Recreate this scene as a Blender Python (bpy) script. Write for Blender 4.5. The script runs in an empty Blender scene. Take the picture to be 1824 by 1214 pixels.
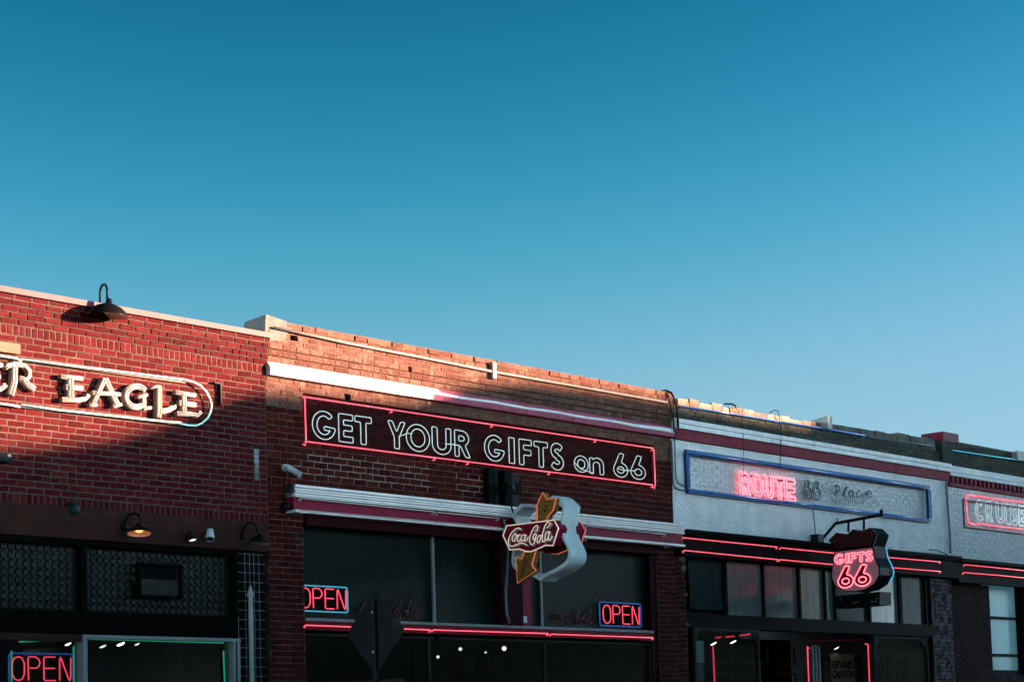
import bpy, math, random
from mathutils import Vector, Matrix
random.seed(7)
S = bpy.context.scene
C = S.collection

# ---------------------------------------------------------------- camera, sky, sun, exposure
# world: X runs along the street front, Y goes into the buildings, Z is up; brick faces stand at Y = 0
YAW, PITCH, ROLL = 0.8344, 0.08725, -0.02955
FPX, PW, PH, SHIFT = 3517.0, 1824.0, 1214.0, 412.0
EYE = Vector((0.0, -17.0, 1.65))
fw = Vector((math.sin(YAW)*math.cos(PITCH), math.cos(YAW)*math.cos(PITCH), math.sin(PITCH)))
rt = Vector((math.cos(YAW), -math.sin(YAW), 0.0)); up = rt.cross(fw)
cr, sr = math.cos(ROLL), math.sin(ROLL)
rt2 = rt*cr + up*sr; up2 = up*cr - rt*sr
cam = bpy.data.cameras.new('camera'); camo = bpy.data.objects.new('camera', cam); C.objects.link(camo)
cam.sensor_width = 36.0; cam.sensor_fit = 'HORIZONTAL'; cam.lens = 36.0*FPX/PW
cam.shift_y = SHIFT/PW; cam.clip_start = 0.1; cam.clip_end = 3000
M = Matrix((rt2, up2, -fw)).transposed().to_4x4(); M.translation = EYE
camo.matrix_world = M
S.camera = camo

SUNK, SUNE = 1.0, 0.16
SUN = Vector((SUNK, -1.0, SUNE)).normalized()
world = bpy.data.worlds.new('World'); S.world = world; world.use_nodes = True
wn, wl = world.node_tree.nodes, world.node_tree.links
sky = wn.new('ShaderNodeTexSky'); sky.sky_type = 'NISHITA'; sky.sun_disc = False
sky.sun_elevation = math.asin(SUN.z); sky.sun_rotation = math.atan2(SUN.x, SUN.y)
sky.air_density = 1.0; sky.dust_density = 0.0; sky.ozone_density = 3.0
# the photograph's teal, contrasty film response applied channel by channel; a boost near the sun is added
sep = wn.new('ShaderNodeSeparateColor'); comb = wn.new('ShaderNodeCombineColor')
wl.new(sky.outputs[0], sep.inputs[0])
EXPO = 3.1
def wmath(op, a_, b_):
    q = wn.new('ShaderNodeMath'); q.operation = op
    for k_, v in ((0, a_), (1, b_)):
        if isinstance(v, (int, float)): q.inputs[k_].default_value = v
        else: wl.new(v, q.inputs[k_])
    return q.outputs[0]
glow = wmath('MAXIMUM', wmath('SUBTRACT', sep.outputs[1], 2.55), 0.0)      # added fill light: sky near the sun boosted, out of frame
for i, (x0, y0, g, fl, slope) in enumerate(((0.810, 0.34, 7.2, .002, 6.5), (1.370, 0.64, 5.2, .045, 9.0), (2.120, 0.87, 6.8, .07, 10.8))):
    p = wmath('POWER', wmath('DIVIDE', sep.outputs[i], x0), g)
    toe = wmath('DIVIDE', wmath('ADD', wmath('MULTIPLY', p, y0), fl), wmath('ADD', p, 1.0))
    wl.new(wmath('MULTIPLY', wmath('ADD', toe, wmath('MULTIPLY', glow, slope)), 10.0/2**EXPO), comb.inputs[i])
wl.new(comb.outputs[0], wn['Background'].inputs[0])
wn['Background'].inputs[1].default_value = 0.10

sl = bpy.data.lights.new('sun', 'SUN'); sl.energy = 5.0; sl.angle = math.radians(0.53); sl.color = (1.0, 0.60, 0.42)
so = bpy.data.objects.new('sun', sl); C.objects.link(so); so.location = (30, -40, 20)
so.rotation_euler = SUN.to_track_quat('Z', 'Y').to_euler()
S.view_settings.view_transform = 'Standard'; S.view_settings.look = 'None'
S.view_settings.exposure = EXPO; S.view_settings.gamma = 1.0
S.render.engine = 'CYCLES'
S.cycles.max_bounces = 6; S.cycles.transparent_max_bounces = 12

def at(px, py, Y=0.0):
    """the point of the plane Y = const that the photograph shows at this pixel"""
    d = fw + rt2*((px-PW/2)/FPX) - up2*((py-PH/2-SHIFT)/FPX)
    return EYE + d*((Y-EYE.y)/d.y)
def atx(px, py, X):
    d = fw + rt2*((px-PW/2)/FPX) - up2*((py-PH/2-SHIFT)/FPX)
    return EYE + d*((X-EYE.x)/d.x)

# ---------------------------------------------------------------- materials
def new_mat(name):
    m = bpy.data.materials.new(name); m.use_nodes = True
    return m, m.node_tree.nodes, m.node_tree.links, m.node_tree.nodes['Principled BSDF']
def noise(n, l, scale, detail=4, rough=.6, vec=None):
    t = n.new('ShaderNodeTexNoise'); t.inputs['Scale'].default_value = scale
    t.inputs['Detail'].default_value = detail; t.inputs['Roughness'].default_value = rough
    g = n.new('ShaderNodeNewGeometry')
    if vec is None: l.new(g.outputs['Position'], t.inputs['Vector'])
    else: l.new(vec, t.inputs['Vector'])
    return t
def ramp(n, l, src, stops):
    r = n.new('ShaderNodeValToRGB'); e = r.color_ramp.elements
    e[0].position, e[0].color = stops[0][0], (*stops[0][1], 1)
    e[1].position, e[1].color = stops[-1][0], (*stops[-1][1], 1)
    for p, c in stops[1:-1]:
        x = e.new(p); x.color = (*c, 1)
    l.new(src, r.inputs[0]); return r
def mix(n, l, a, b, fac, mode='MIX'):
    x = n.new('ShaderNodeMix'); x.data_type = 'RGBA'; x.blend_type = mode
    for s, i in ((fac, 0), (a, 6), (b, 7)):
        if hasattr(s, 'default_value') and hasattr(s, 'node'): l.new(s, x.inputs[i])
        elif i == 0: x.inputs[0].default_value = s
        else: x.inputs[i].default_value = (*s, 1)
    return x.outputs[2]
def bump(n, l, bs, h, strength, dist=.01):
    b = n.new('ShaderNodeBump'); b.inputs['Strength'].default_value = strength; b.inputs['Distance'].default_value = dist
    l.new(h, b.inputs['Height']); l.new(b.outputs[0], bs.inputs['Normal'])
def surf(name, col, rough=.7, metal=0., var=.3, vscale=6., bscale=60., bstr=.3, bdist=.006, dirt=None, dscale=2.5, dth=(.52, .68), spec=.12):
    m, n, l, b = new_mat(name)
    t = noise(n, l, vscale, 6)
    lo = tuple(c*(1-var) for c in col); hi = tuple(min(1, c*(1+var*.7)) for c in col)
    r = ramp(n, l, t.outputs['Fac'], [(.3, lo), (.7, hi)])
    out = r.outputs[0]
    if dirt:
        t2 = noise(n, l, dscale, 8, .7)
        r2 = ramp(n, l, t2.outputs['Fac'], [(dth[0], (0, 0, 0)), (dth[1], (1, 1, 1))])
        out = mix(n, l, out, dirt, r2.outputs[0])
    l.new(out, b.inputs['Base Color'])
    b.inputs['Roughness'].default_value = rough; b.inputs['Metallic'].default_value = metal
    b.inputs['Specular IOR Level'].default_value = spec
    if bstr: bump(n, l, b, noise(n, l, bscale, 5).outputs['Fac'], bstr, bdist)
    return m
def brick_mat(name, cols, dirt=(.03, .02, .02), dirt_amt=.5, splash=None, splash_th=(.6, .7), bstr=.7):
    """per-brick colour, mottling, soot and (optionally) smears of mortar or old paint"""
    m, n, l, b = new_mat(name)
    o = n.new('ShaderNodeObjectInfo'); g = n.new('ShaderNodeNewGeometry')
    ad = n.new('ShaderNodeMath'); ad.operation = 'ADD'; l.new(o.outputs['Random'], ad.inputs[0]); l.new(g.outputs['Random Per Island'], ad.inputs[1])
    fr = n.new('ShaderNodeMath'); fr.operation = 'FRACT'; l.new(ad.outputs[0], fr.inputs[0])
    k = len(cols)
    r = ramp(n, l, fr.outputs[0], [(i/(k-1), c) for i, c in enumerate(cols)])
    t = noise(n, l, 28, 7, .7)
    rr = ramp(n, l, t.outputs['Fac'], [(.25, (.45, .42, .42)), (.75, (1.35, 1.3, 1.3))])
    out = mix(n, l, r.outputs[0], rr.outputs[0], 1.0, 'MULTIPLY')
    t2 = noise(n, l, 3.2, 9, .72)
    r2 = ramp(n, l, t2.outputs['Fac'], [(.5, (0, 0, 0)), (.72, (dirt_amt,)*3)])
    out = mix(n, l, out, dirt, r2.outputs[0])
    if splash:
        t3 = noise(n, l, 7.0, 9, .75)
        r3 = ramp(n, l, t3.outputs['Fac'], [(splash_th[0], (0, 0, 0)), (splash_th[1], (1, 1, 1))])
        out = mix(n, l, out, splash, r3.outputs[0])
    l.new(out, b.inputs['Base Color']); b.inputs['Roughness'].default_value = .85
    b.inputs['Specular IOR Level'].default_value = .04
    bump(n, l, b, noise(n, l, 90, 6, .7).outputs['Fac'], bstr, .008)
    return m
NEON = 2**(0.5-EXPO)
def emit(name, col, strength, body=(.8, .8, .8)):
    m, n, l, b = new_mat(name)
    b.inputs['Base Color'].default_value = (*body, 1); b.inputs['Roughness'].default_value = .2
    b.inputs['Emission Color'].default_value = (*col, 1); b.inputs['Emission Strength'].default_value = strength*NEON
    return m
def thin_glass(name, tint=(.8, .9, .88), bstr=0., bscale=30., gloss=1.0, rough=.02):
    m, n, l, b = new_mat(name); n.remove(b)
    tr = n.new('ShaderNodeBsdfTransparent'); tr.inputs[0].default_value = (*tint, 1)
    gl = n.new('ShaderNodeBsdfGlossy'); gl.inputs['Roughness'].default_value = rough; gl.inputs[0].default_value = (gloss,)*3+(1,)
    lw = n.new('ShaderNodeLayerWeight'); pw = n.new('ShaderNodeMath'); pw.operation = 'POWER'; pw.inputs[1].default_value = 5.0
    fr = n.new('ShaderNodeMath'); fr.operation = 'MULTIPLY_ADD'; fr.inputs[1].default_value = .96; fr.inputs[2].default_value = .03
    l.new(lw.outputs['Facing'], pw.inputs[0]); l.new(pw.outputs[0], fr.inputs[0])
    mx = n.new('ShaderNodeMixShader'); l.new(fr.outputs[0], mx.inputs[0]); l.new(tr.outputs[0], mx.inputs[1]); l.new(gl.outputs[0], mx.inputs[2])
    if bstr:
        bp = n.new('ShaderNodeBump'); bp.inputs['Strength'].default_value = bstr; bp.inputs['Distance'].default_value = .01
        l.new(noise(n, l, bscale, 4).outputs['Fac'], bp.inputs['Height']); l.new(bp.outputs[0], gl.inputs['Normal'])
    l.new(mx.outputs[0], n['Material Output'].inputs[0]); return m

MT = {}
MT['brick1'] = brick_mat('red_brick', [(0.0660, 0.0065, 0.0086), (0.0507, 0.0048, 0.0067), (0.0771, 0.0089, 0.0106), (0.0374, 0.0041, 0.0050), (0.0617, 0.0057, 0.0086), (0.0837, 0.0122, 0.0120)], splash=(.24, .11, .08), splash_th=(.68, .76), dirt_amt=.45)
MT['mortar1'] = surf('buff_mortar', (0.0793, 0.0448, 0.0353), .95, var=.35, vscale=14, bscale=120, bstr=.5, dirt=(.16, .09, .07), dth=(.6, .75))
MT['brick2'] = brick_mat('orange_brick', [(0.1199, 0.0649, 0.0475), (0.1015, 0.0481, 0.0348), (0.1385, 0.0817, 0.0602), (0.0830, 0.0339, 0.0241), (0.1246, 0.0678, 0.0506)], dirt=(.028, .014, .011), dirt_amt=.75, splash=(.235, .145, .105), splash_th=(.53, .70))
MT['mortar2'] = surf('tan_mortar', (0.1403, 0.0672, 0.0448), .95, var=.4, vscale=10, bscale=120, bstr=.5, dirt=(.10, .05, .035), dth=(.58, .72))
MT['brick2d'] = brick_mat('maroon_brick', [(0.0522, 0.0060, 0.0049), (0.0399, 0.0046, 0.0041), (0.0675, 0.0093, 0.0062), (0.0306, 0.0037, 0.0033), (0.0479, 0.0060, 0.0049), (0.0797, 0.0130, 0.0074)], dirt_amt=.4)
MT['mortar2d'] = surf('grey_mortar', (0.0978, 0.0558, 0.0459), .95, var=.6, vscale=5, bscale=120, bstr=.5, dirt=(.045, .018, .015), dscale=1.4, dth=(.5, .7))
MT['mortar2l'] = surf('repointed_mortar', (.24, .165, .135), .95, var=.3, vscale=9, bscale=120, bstr=.5)
MT['brickpanel'] = brick_mat('dark_brown_brick', [(0.0413, 0.0070, 0.0063), (0.0315, 0.0056, 0.0049), (0.0510, 0.0091, 0.0070), (0.0248, 0.0042, 0.0042), (0.0375, 0.0070, 0.0063)], dirt_amt=.4)
MT['mortarpanel'] = surf('dark_mortar', (0.0338, 0.0098, 0.0084), .95, var=.4, vscale=8, bstr=.5)
MT['whitebrick'] = brick_mat('white_painted_brick', [(.76, .76, .74), (.70, .70, .68), (.80, .79, .77), (.73, .73, .71)], dirt=(.38, .40, .40), dirt_amt=.35, bstr=.5)
MT['whitemortar'] = surf('white_painted_mortar', (.60, .61, .60), .9, var=.3, vscale=9, bstr=.4)
MT['stucco'] = surf('white_painted_render', (.84, .83, .81), .9, var=.14, vscale=3.5, bscale=24, bstr=1.0, bdist=.05, dirt=(.36, .42, .45), dscale=5, dth=(.55, .78))
MT['whitestrip'] = surf('white_paint', (.74, .74, .72), .8, var=.15, vscale=7, bscale=50, bstr=.6, dirt=(.25, .27, .27), dth=(.6, .75))
MT['redband'] = surf('maroon_paint', (.19, .016, .032), .75, var=.3, vscale=9, bscale=45, bstr=.8, bdist=.015, dirt=(.07, .010, .016), dth=(.55, .75))
MT['greenbrick'] = brick_mat('mossy_dark_brick', [(.060, .066, .050), (.045, .052, .042), (.075, .078, .056), (.036, .040, .034)], dirt=(.012, .014, .012), dirt_amt=.7)
MT['greenmortar'] = surf('mossy_mortar', (.040, .046, .038), .95, var=.4)
MT['capstone'] = brick_mat('pale_cap_stone', [(0.2700, 0.1845, 0.1364), (0.3060, 0.2250, 0.1760), (0.1980, 0.1170, 0.0836), (0.3240, 0.2520, 0.1936), (0.2520, 0.1620, 0.1188)], dirt=(.05, .03, .024), dirt_amt=.8)
MT['greycap'] = surf('grey_cap_stone', (.10, .10, .085), .95, var=.4, dirt=(.04, .035, .03))
MT['darkbrick4'] = brick_mat('black_brown_brick', [(.040, .016, .016), (.030, .012, .013), (.05, .02, .018), (.024, .010, .011)], dirt_amt=.4)
MT['darkmortar4'] = surf('sooty_mortar', (.022, .010, .010), .95, var=.4)
MT['pierpaint'] = brick_mat('flaking_painted_brick', [(.075, .022, .024), (.06, .018, .02), (.09, .03, .03)], splash=(.16, .14, .15), splash_th=(.46, .54))
MT['coping'] = surf('pink_painted_metal', (0.0726, 0.0329, 0.0339), .5, metal=.1, var=.2, vscale=3, bstr=.15)
MT['plaster'] = surf('white_cement', (0.1289, 0.1147, 0.1007), .9, var=.2, vscale=8, bscale=40, bstr=.8, dirt=(.3, .28, .24))
MT['whitepipe'] = surf('white_painted_pipe', (0.2772, 0.2188, 0.1830), .6, var=.25, vscale=9, bstr=.3, dirt=(.3, .16, .12), dth=(.6, .72))
MT['black'] = surf('black_enamel', (.006, .006, .0062), .4, var=.3, bstr=.05, spec=.04)
MT['blackmatt'] = surf('black_paint', (0.0028, 0.0029, 0.0029), .7, var=.3, bstr=.15, spec=.03)
MT['iron'] = surf('dark_iron', (.010, .009, .009), .6, metal=.1, var=.3, bstr=.2)
MT['darkgreen'] = surf('dark_green_paint', (.010, .022, .020), .5, var=.3, bstr=.1)
MT['darkframe'] = surf('dark_window_frame', (0.0035, 0.0038, 0.0035), .7, var=.3, bstr=.15, spec=.0)
MT['silver'] = surf('aluminium', (.84, .77, .72), .45, metal=.0, var=.15, vscale=3, bstr=.05, dirt=(.5, .46, .42), dth=(.55, .8))
MT['alu'] = surf('mullion_aluminium', (.20, .22, .22), .5, metal=.0, var=.15, bstr=.05)
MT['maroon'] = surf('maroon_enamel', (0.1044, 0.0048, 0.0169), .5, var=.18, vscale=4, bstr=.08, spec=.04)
MT['maroonshade'] = surf('maroon_enamel_shaded', (.022, .003, .006), .6, var=.2, vscale=4, bstr=.08, spec=.02)  # darker copy of the maroon: shade painted into soffit, jamb and post
MT['maroonlit'] = surf('maroon_enamel_lit', (0.1951, 0.0082, 0.0312), .45, var=.18, vscale=4, bstr=.08, spec=.05)  # brighter copy of the maroon: light painted into fascia board and post face
MT['wood'] = surf('brown_timber', (0.0308, 0.0095, 0.0052), .8, var=.35, vscale=5, bscale=30, bstr=.5)
MT['greywood'] = surf('weathered_grey_board', (0.0245, 0.0225, 0.0196), .85, var=.25, vscale=5, bstr=.3)
MT['orange_board'] = surf('peach_board', (0.1701, 0.0984, 0.0640), .75, var=.15, bstr=.2)
MT['letterwhite'] = surf('white_letter_enamel', (0.2016, 0.1663, 0.1429), .5, var=.08, bstr=.1)
MT['lettergrey'] = surf('galvanised_letter_side', (.30, .28, .27), .5, metal=.3, var=.2)
MT['bluewood'] = surf('blue_frame_paint', (.006, .050, .145), .5, var=.3, vscale=6, bstr=.2, dirt=(.006, .02, .05), dth=(.6, .75))
MT['conduit'] = surf('grey_conduit', (.16, .19, .20), .5, metal=.2, var=.2)
MT['cable'] = surf('black_cable', (.010, .010, .010), .6, var=.2, bstr=0)
MT['camwhite'] = surf('white_plastic', (.50, .55, .56), .4, var=.1, bstr=.02)
MT['greybox'] = surf('grey_metal_box', (.30, .30, .27), .55, var=.2, bstr=.1)
MT['gold'] = surf('yellow_enamel', (0.2431, 0.1262, 0.0256), .45, var=.3, vscale=30, bstr=.1)
MT['shieldwhite'] = surf('pale_blue_white_enamel', (0.5520, 0.6348, 0.6348), .45, var=.12, vscale=3, bstr=.05, dirt=(.32, .37, .37), dth=(.55, .8))
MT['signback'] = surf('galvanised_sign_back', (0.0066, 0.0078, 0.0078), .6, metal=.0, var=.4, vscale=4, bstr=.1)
MT['glassdark'] = None
MT['lamp_inner'] = surf('white_lamp_enamel', (.70, .50, .36), .5, var=.05, bstr=0)
MT['paper'] = surf('poster_paper', (.30, .33, .32), .8, var=.1, bstr=0)
MT['ink'] = surf('poster_ink', (.02, .02, .02), .8, var=.1, bstr=0)
MT['bluepaper'] = surf('blue_poster_paper', (.06, .14, .19), .8, var=.4, vscale=12, bstr=0)
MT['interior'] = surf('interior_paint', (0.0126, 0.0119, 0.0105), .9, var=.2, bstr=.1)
MT['shelfwood'] = surf('shelf_wood', (.16, .11, .06), .8, var=.3, bstr=.1)
MT['blind'] = emit('glow_painted_blind', (.25, .62, .72), .10, (.50, .66, .68))  # faint glow added to brighten the blind; no lamp stands behind it
MT['asphalt'] = surf('asphalt', (.05, .05, .052), .9, var=.3, vscale=3, bscale=80, bstr=.5)
MT['concrete'] = surf('pavement_concrete', (.24, .23, .21), .9, var=.2, vscale=2, bscale=60, bstr=.4)
MT['earth'] = surf('dry_ground', (.16, .13, .10), .95, var=.3, vscale=.4, bstr=.3)
MT['roofing'] = surf('roof_felt', (.10, .095, .09), .95, var=.2)
MT['opp'] = surf('brown_render', (.10, .08, .065), .9, var=.15, vscale=2, bstr=.3)
MT['oppdark'] = surf('brown_trim', (.10, .06, .045), .7, var=.2)
# glass and neon
MT['clear'] = thin_glass('clear_glass', (.80, .86, .84))
MT['neon_red'] = emit('lit_red_neon', (1.0, .085, .13), 1.2, (.5, .1, .12))
MT['neon_redsoft'] = emit('lit_dim_red_neon', (1.0, .03, .10), .8, (.4, .05, .08))
MT['neon_open'] = emit('lit_crimson_neon', (1.0, .05, .11), .95, (.5, .1, .12))
MT['neon_pink'] = emit('lit_pink_neon', (1.0, .12, .16), 2.6, (.5, .2, .2))
MT['neon_white'] = emit('lit_white_neon', (.70, .86, .76), .30, (.6, .65, .62))
MT['neon_blue'] = emit('lit_blue_neon', (.03, .24, .90), .17, (.02, .10, .28))
MT['neon_cyan'] = emit('lit_cyan_neon', (.05, .50, .85), .55, (.1, .3, .4))
MT['neon_cyanline'] = emit('lit_turquoise_neon', (.05, .60, .75), .32, (.1, .3, .4))
MT['neon_green'] = emit('lit_green_neon', (.03, .55, .34), .42, (.1, .3, .25))
MT['neon_teal'] = emit('lit_teal_border_neon', (.10, .60, .50), .35, (.62, .70, .60))
MT['tube_off'] = surf('unlit_glass_tube', (0.5355, 0.4723, 0.4256), .2, var=.1, bstr=0)
MT['tube_orange'] = emit('lit_orange_neon', (1.0, .22, .07), .30, (.5, .16, .08))
MT['tube_cream'] = emit('lit_cream_neon', (1.0, .80, .62), .30, (.7, .6, .5))
MT['tube_dark'] = surf('unlit_dark_tube', (.16, .175, .175), .35, var=.3, bstr=0)
MT['tube_pale'] = emit('dim_pale_neon', (.7, .9, .9), .34, (.55, .62, .62))
MT['tube_paleon'] = emit('lit_pale_blue_neon', (.65, .9, 1.0), .55, (.6, .7, .7))
MT['tube_faint'] = emit('faint_glow_red_tube', (1.0, .05, .12), .012, (.06, .02, .025))  # faint red glow put into tubes that are otherwise unlit
MT['bulb'] = emit('lit_bulb', (1.0, .97, .9), 9.0)
MT['bulbwarm'] = emit('lit_warm_bulb', (1.0, .75, .5), 3.0)
MT['bulbdim'] = emit('lit_small_bulb', (1.0, .95, .85), 1.0)
MT['bulborange'] = emit('lit_lamp_bulb', (1.0, .36, .09), 3.5)
MT['shieldface'] = emit('backlit_pink_face', (.9, .32, .42), .05, (.20, .15, .17))

def glass_dark(name, col, rough, vs, bs, bst, spec=.5):
    m, n, l, b = new_mat(name)
    t = noise(n, l, vs, 6); r = ramp(n, l, t.outputs['Fac'], [(.35, tuple(c*.45 for c in col)), (.7, tuple(c*1.5 for c in col))])
    l.new(r.outputs[0], b.inputs['Base Color']); b.inputs['Roughness'].default_value = rough
    b.inputs['Specular IOR Level'].default_value = spec
    bump(n, l, b, noise(n, l, bs, 5, .6).outputs['Fac'], bst, .006); return m
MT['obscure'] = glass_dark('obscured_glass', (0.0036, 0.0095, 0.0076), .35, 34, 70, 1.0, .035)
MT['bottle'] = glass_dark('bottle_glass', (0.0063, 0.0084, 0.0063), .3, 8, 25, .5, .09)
def ribbed(name, a, b_, spec=.36):
    """figured glass with fine upright flutes and streaked base colour"""
    m, n, l, b = new_mat(name)
    g = n.new('ShaderNodeNewGeometry'); sx = n.new('ShaderNodeSeparateXYZ'); l.new(g.outputs['Position'], sx.inputs[0])
    mp = n.new('ShaderNodeMapping'); mp.inputs['Scale'].default_value = (28, 1, 1.4); l.new(g.outputs['Position'], mp.inputs[0])
    t = n.new('ShaderNodeTexNoise'); t.inputs['Scale'].default_value = 1.0; t.inputs['Detail'].default_value = 5; l.new(mp.outputs[0], t.inputs['Vector'])
    r = ramp(n, l, t.outputs['Fac'], [(.3, a), (.7, b_)]); l.new(r.outputs[0], b.inputs['Base Color'])
    b.inputs['Roughness'].default_value = .13
    w = n.new('ShaderNodeTexWave'); w.inputs['Scale'].default_value = 28; w.bands_direction = 'X'; l.new(g.outputs['Position'], w.inputs['Vector'])
    bump(n, l, b, w.outputs['Fac'], .16, .003); b.inputs['Specular IOR Level'].default_value = spec; return m
MT['rib_dark'] = ribbed('dark_fluted_glass', (.012, .022, .02), (.02, .034, .03), .02)
MT['rib_grey'] = ribbed('grey_fluted_glass', (.06, .075, .07), (.14, .16, .145), .26)
MT['rib_gold'] = ribbed('pale_fluted_glass', (.085, .10, .07), (.25, .25, .165), .14)
MT['rib_brown'] = ribbed('brown_fluted_glass', (.025, .024, .018), (.05, .045, .032), .012)

def paint_belt():
    """old paint: white at one end worn through to maroon-pink at the other, a white stripe left along the edge"""
    m, n, l, b = new_mat('worn_white_and_pink_paint')
    g = n.new('ShaderNodeNewGeometry'); sx = n.new('ShaderNodeSeparateXYZ'); l.new(g.outputs['Position'], sx.inputs[0])
    t = noise(n, l, 5, 9, .75)
    mr = n.new('ShaderNodeMapRange'); mr.inputs[1].default_value = 16.6; mr.inputs[2].default_value = 18.1; mr.inputs[3].default_value = -.35; mr.inputs[4].default_value = .45
    l.new(sx.outputs['X'], mr.inputs[0])
    ad = n.new('ShaderNodeMath'); ad.operation = 'ADD'; l.new(mr.outputs[0], ad.inputs[0]); l.new(t.outputs['Fac'], ad.inputs[1])
    r = ramp(n, l, ad.outputs[0], [(.42, (.74, .64, .60)), (.62, (.36, .062, .115))])
    t2 = noise(n, l, 22, 6); r2 = ramp(n, l, t2.outputs['Fac'], [(.3, (.55, .5, .5)), (.7, (1.15, 1.15, 1.15))])
    l.new(mix(n, l, r.outputs[0], r2.outputs[0], 1.0, 'MULTIPLY'), b.inputs['Base Color']); b.inputs['Roughness'].default_value = .8
    bump(n, l, b, noise(n, l, 45, 6).outputs['Fac'], .8, .015); return m
MT['belt'] = paint_belt()

# ---------------------------------------------------------------- mesh helpers
class MB:
    def __init__(s): s.v = []; s.f = []
    def add(s, vs, fs):
        o = len(s.v); s.v += [tuple(p) for p in vs]; s.f += [tuple(i+o for i in q) for q in fs]; return s
    def box(s, x0, x1, y0, y1, z0, z1):
        return s.hexa([(x0, y0, z0), (x1, y0, z0), (x1, y1, z0), (x0, y1, z0), (x0, y0, z1), (x1, y0, z1), (x1, y1, z1), (x0, y1, z1)])
    def hexa(s, p):
        return s.add(p, [(0, 3, 2, 1), (4, 5, 6, 7), (0, 1, 5, 4), (1, 2, 6, 5), (2, 3, 7, 6), (3, 0, 4, 7)])
    def beam(s, a, b, h, y0, y1):
        """a sloping bar along the front: a, b give its lower edge ends (X, Z); h may be a pair"""
        ha, hb = h if isinstance(h, tuple) else (h, h)
        return s.hexa([(a.x, y0, a.z), (b.x, y0, b.z), (b.x, y1, b.z), (a.x, y1, a.z), (a.x, y0, a.z+ha), (b.x, y0, b.z+hb), (b.x, y1, b.z+hb), (a.x, y1, a.z+ha)])
    def tube(s, pts, r, n=6, closed=False):
        pts = [Vector(p) for p in pts]
        q = [pts[0]]
        for p in pts[1:]:
            if (p-q[-1]).length > 1e-5: q.append(p)
        if closed and (q[0]-q[-1]).length < 1e-5: q.pop()
        pts = q; k = len(pts)
        if k < 2: return s
        o = len(s.v); prev = None
        for i, p in enumerate(pts):
            if closed: t = (pts[(i+1) % k]-p).normalized()+(p-pts[i-1]).normalized()
            elif i == 0: t = pts[1]-p
            elif i == k-1: t = p-pts[-2]
            else: t = (pts[i+1]-p).normalized()+(p-pts[i-1]).normalized()
            if t.length < 1e-6: t = pts[(i+1) % k]-p
            t.normalize()
            if prev is None:
                ref = Vector((0, -1, 0)) if abs(t.y) < .9 else Vector((0, 0, 1))
                nrm = (ref-t*ref.dot(t)).normalized()
            else:
                nrm = prev-t*prev.dot(t)
                nrm = nrm.normalized() if nrm.length > 1e-6 else Vector((0, 0, 1))
            prev = nrm; bi = t.cross(nrm)
            for j in range(n):
                a = 2*math.pi*j/n
                s.v.append(tuple(p+(nrm*math.cos(a)+bi*math.sin(a))*r))
        for i in range(k if closed else k-1):
            for j in range(n):
                i2 = (i+1) % k
                s.f.append((o+i*n+j, o+i*n+(j+1) % n, o+i2*n+(j+1) % n, o+i2*n+j))
        if not closed:
            s.f.append(tuple(o+j for j in range(n))[::-1]); s.f.append(tuple(o+(k-1)*n+j for j in range(n)))
        return s
    def prism(s, poly, d):
        """polygon of 3-D points pushed along vector d (both ends capped)"""
        poly = [Vector(p) for p in poly]; d = Vector(d); k = len(poly)
        return s.add(poly+[p+d for p in poly], [tuple(range(k)), tuple(range(2*k-1, k-1, -1))]+[(i, i+k, (i+1) % k+k, (i+1) % k) for i in range(k)])
    def lathe(s, c, prof, axis=Vector((0, 0, 1)), n=20):
        axis = Vector(axis).normalized(); ref = Vector((1, 0, 0)) if abs(axis.x) < .8 else Vector((0, 1, 0))
        u = (ref-axis*ref.dot(axis)).normalized(); w = axis.cross(u); o = len(s.v); c = Vector(c)
        for r, h in prof:
            for j in range(n):
                a = 2*math.pi*j/n; s.v.append(tuple(c+axis*h+(u*math.cos(a)+w*math.sin(a))*r))
        for i in range(len(prof)-1):
            for j in range(n): s.f.append((o+i*n+j, o+i*n+(j+1) % n, o+(i+1)*n+(j+1) % n, o+(i+1)*n+j))
        return s
    def build(s, name, m, parent=None, smooth=False, kind=None):
        me = bpy.data.meshes.new(name); me.from_pydata(s.v, [], s.f); me.update()
        me.materials.append(MT[m] if isinstance(m, str) else m)
        if smooth:
            for p in me.polygons: p.use_smooth = True
        o = bpy.data.objects.new(name, me); C.objects.link(o)
        if parent: attach(o, parent)
        if kind: o['kind'] = kind
        return o
WORLD = {}
def attach(o, parent):
    o.parent = parent
    o.matrix_parent_inverse = Matrix.Translation(-WORLD.get(parent.name, Vector((0, 0, 0))))
def tag(o, label, cat, group=None):
    o['label'] = label; o['category'] = cat
    if group: o['group'] = group
    return o
def thing(name, label, cat, loc, group=None):
    o = bpy.data.objects.new(name, None); C.objects.link(o); o.location = loc; o.empty_display_size = .2
    WORLD[o.name] = Vector(loc); return tag(o, label, cat, group)
def struct(o): o['kind'] = 'structure'; return o

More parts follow.
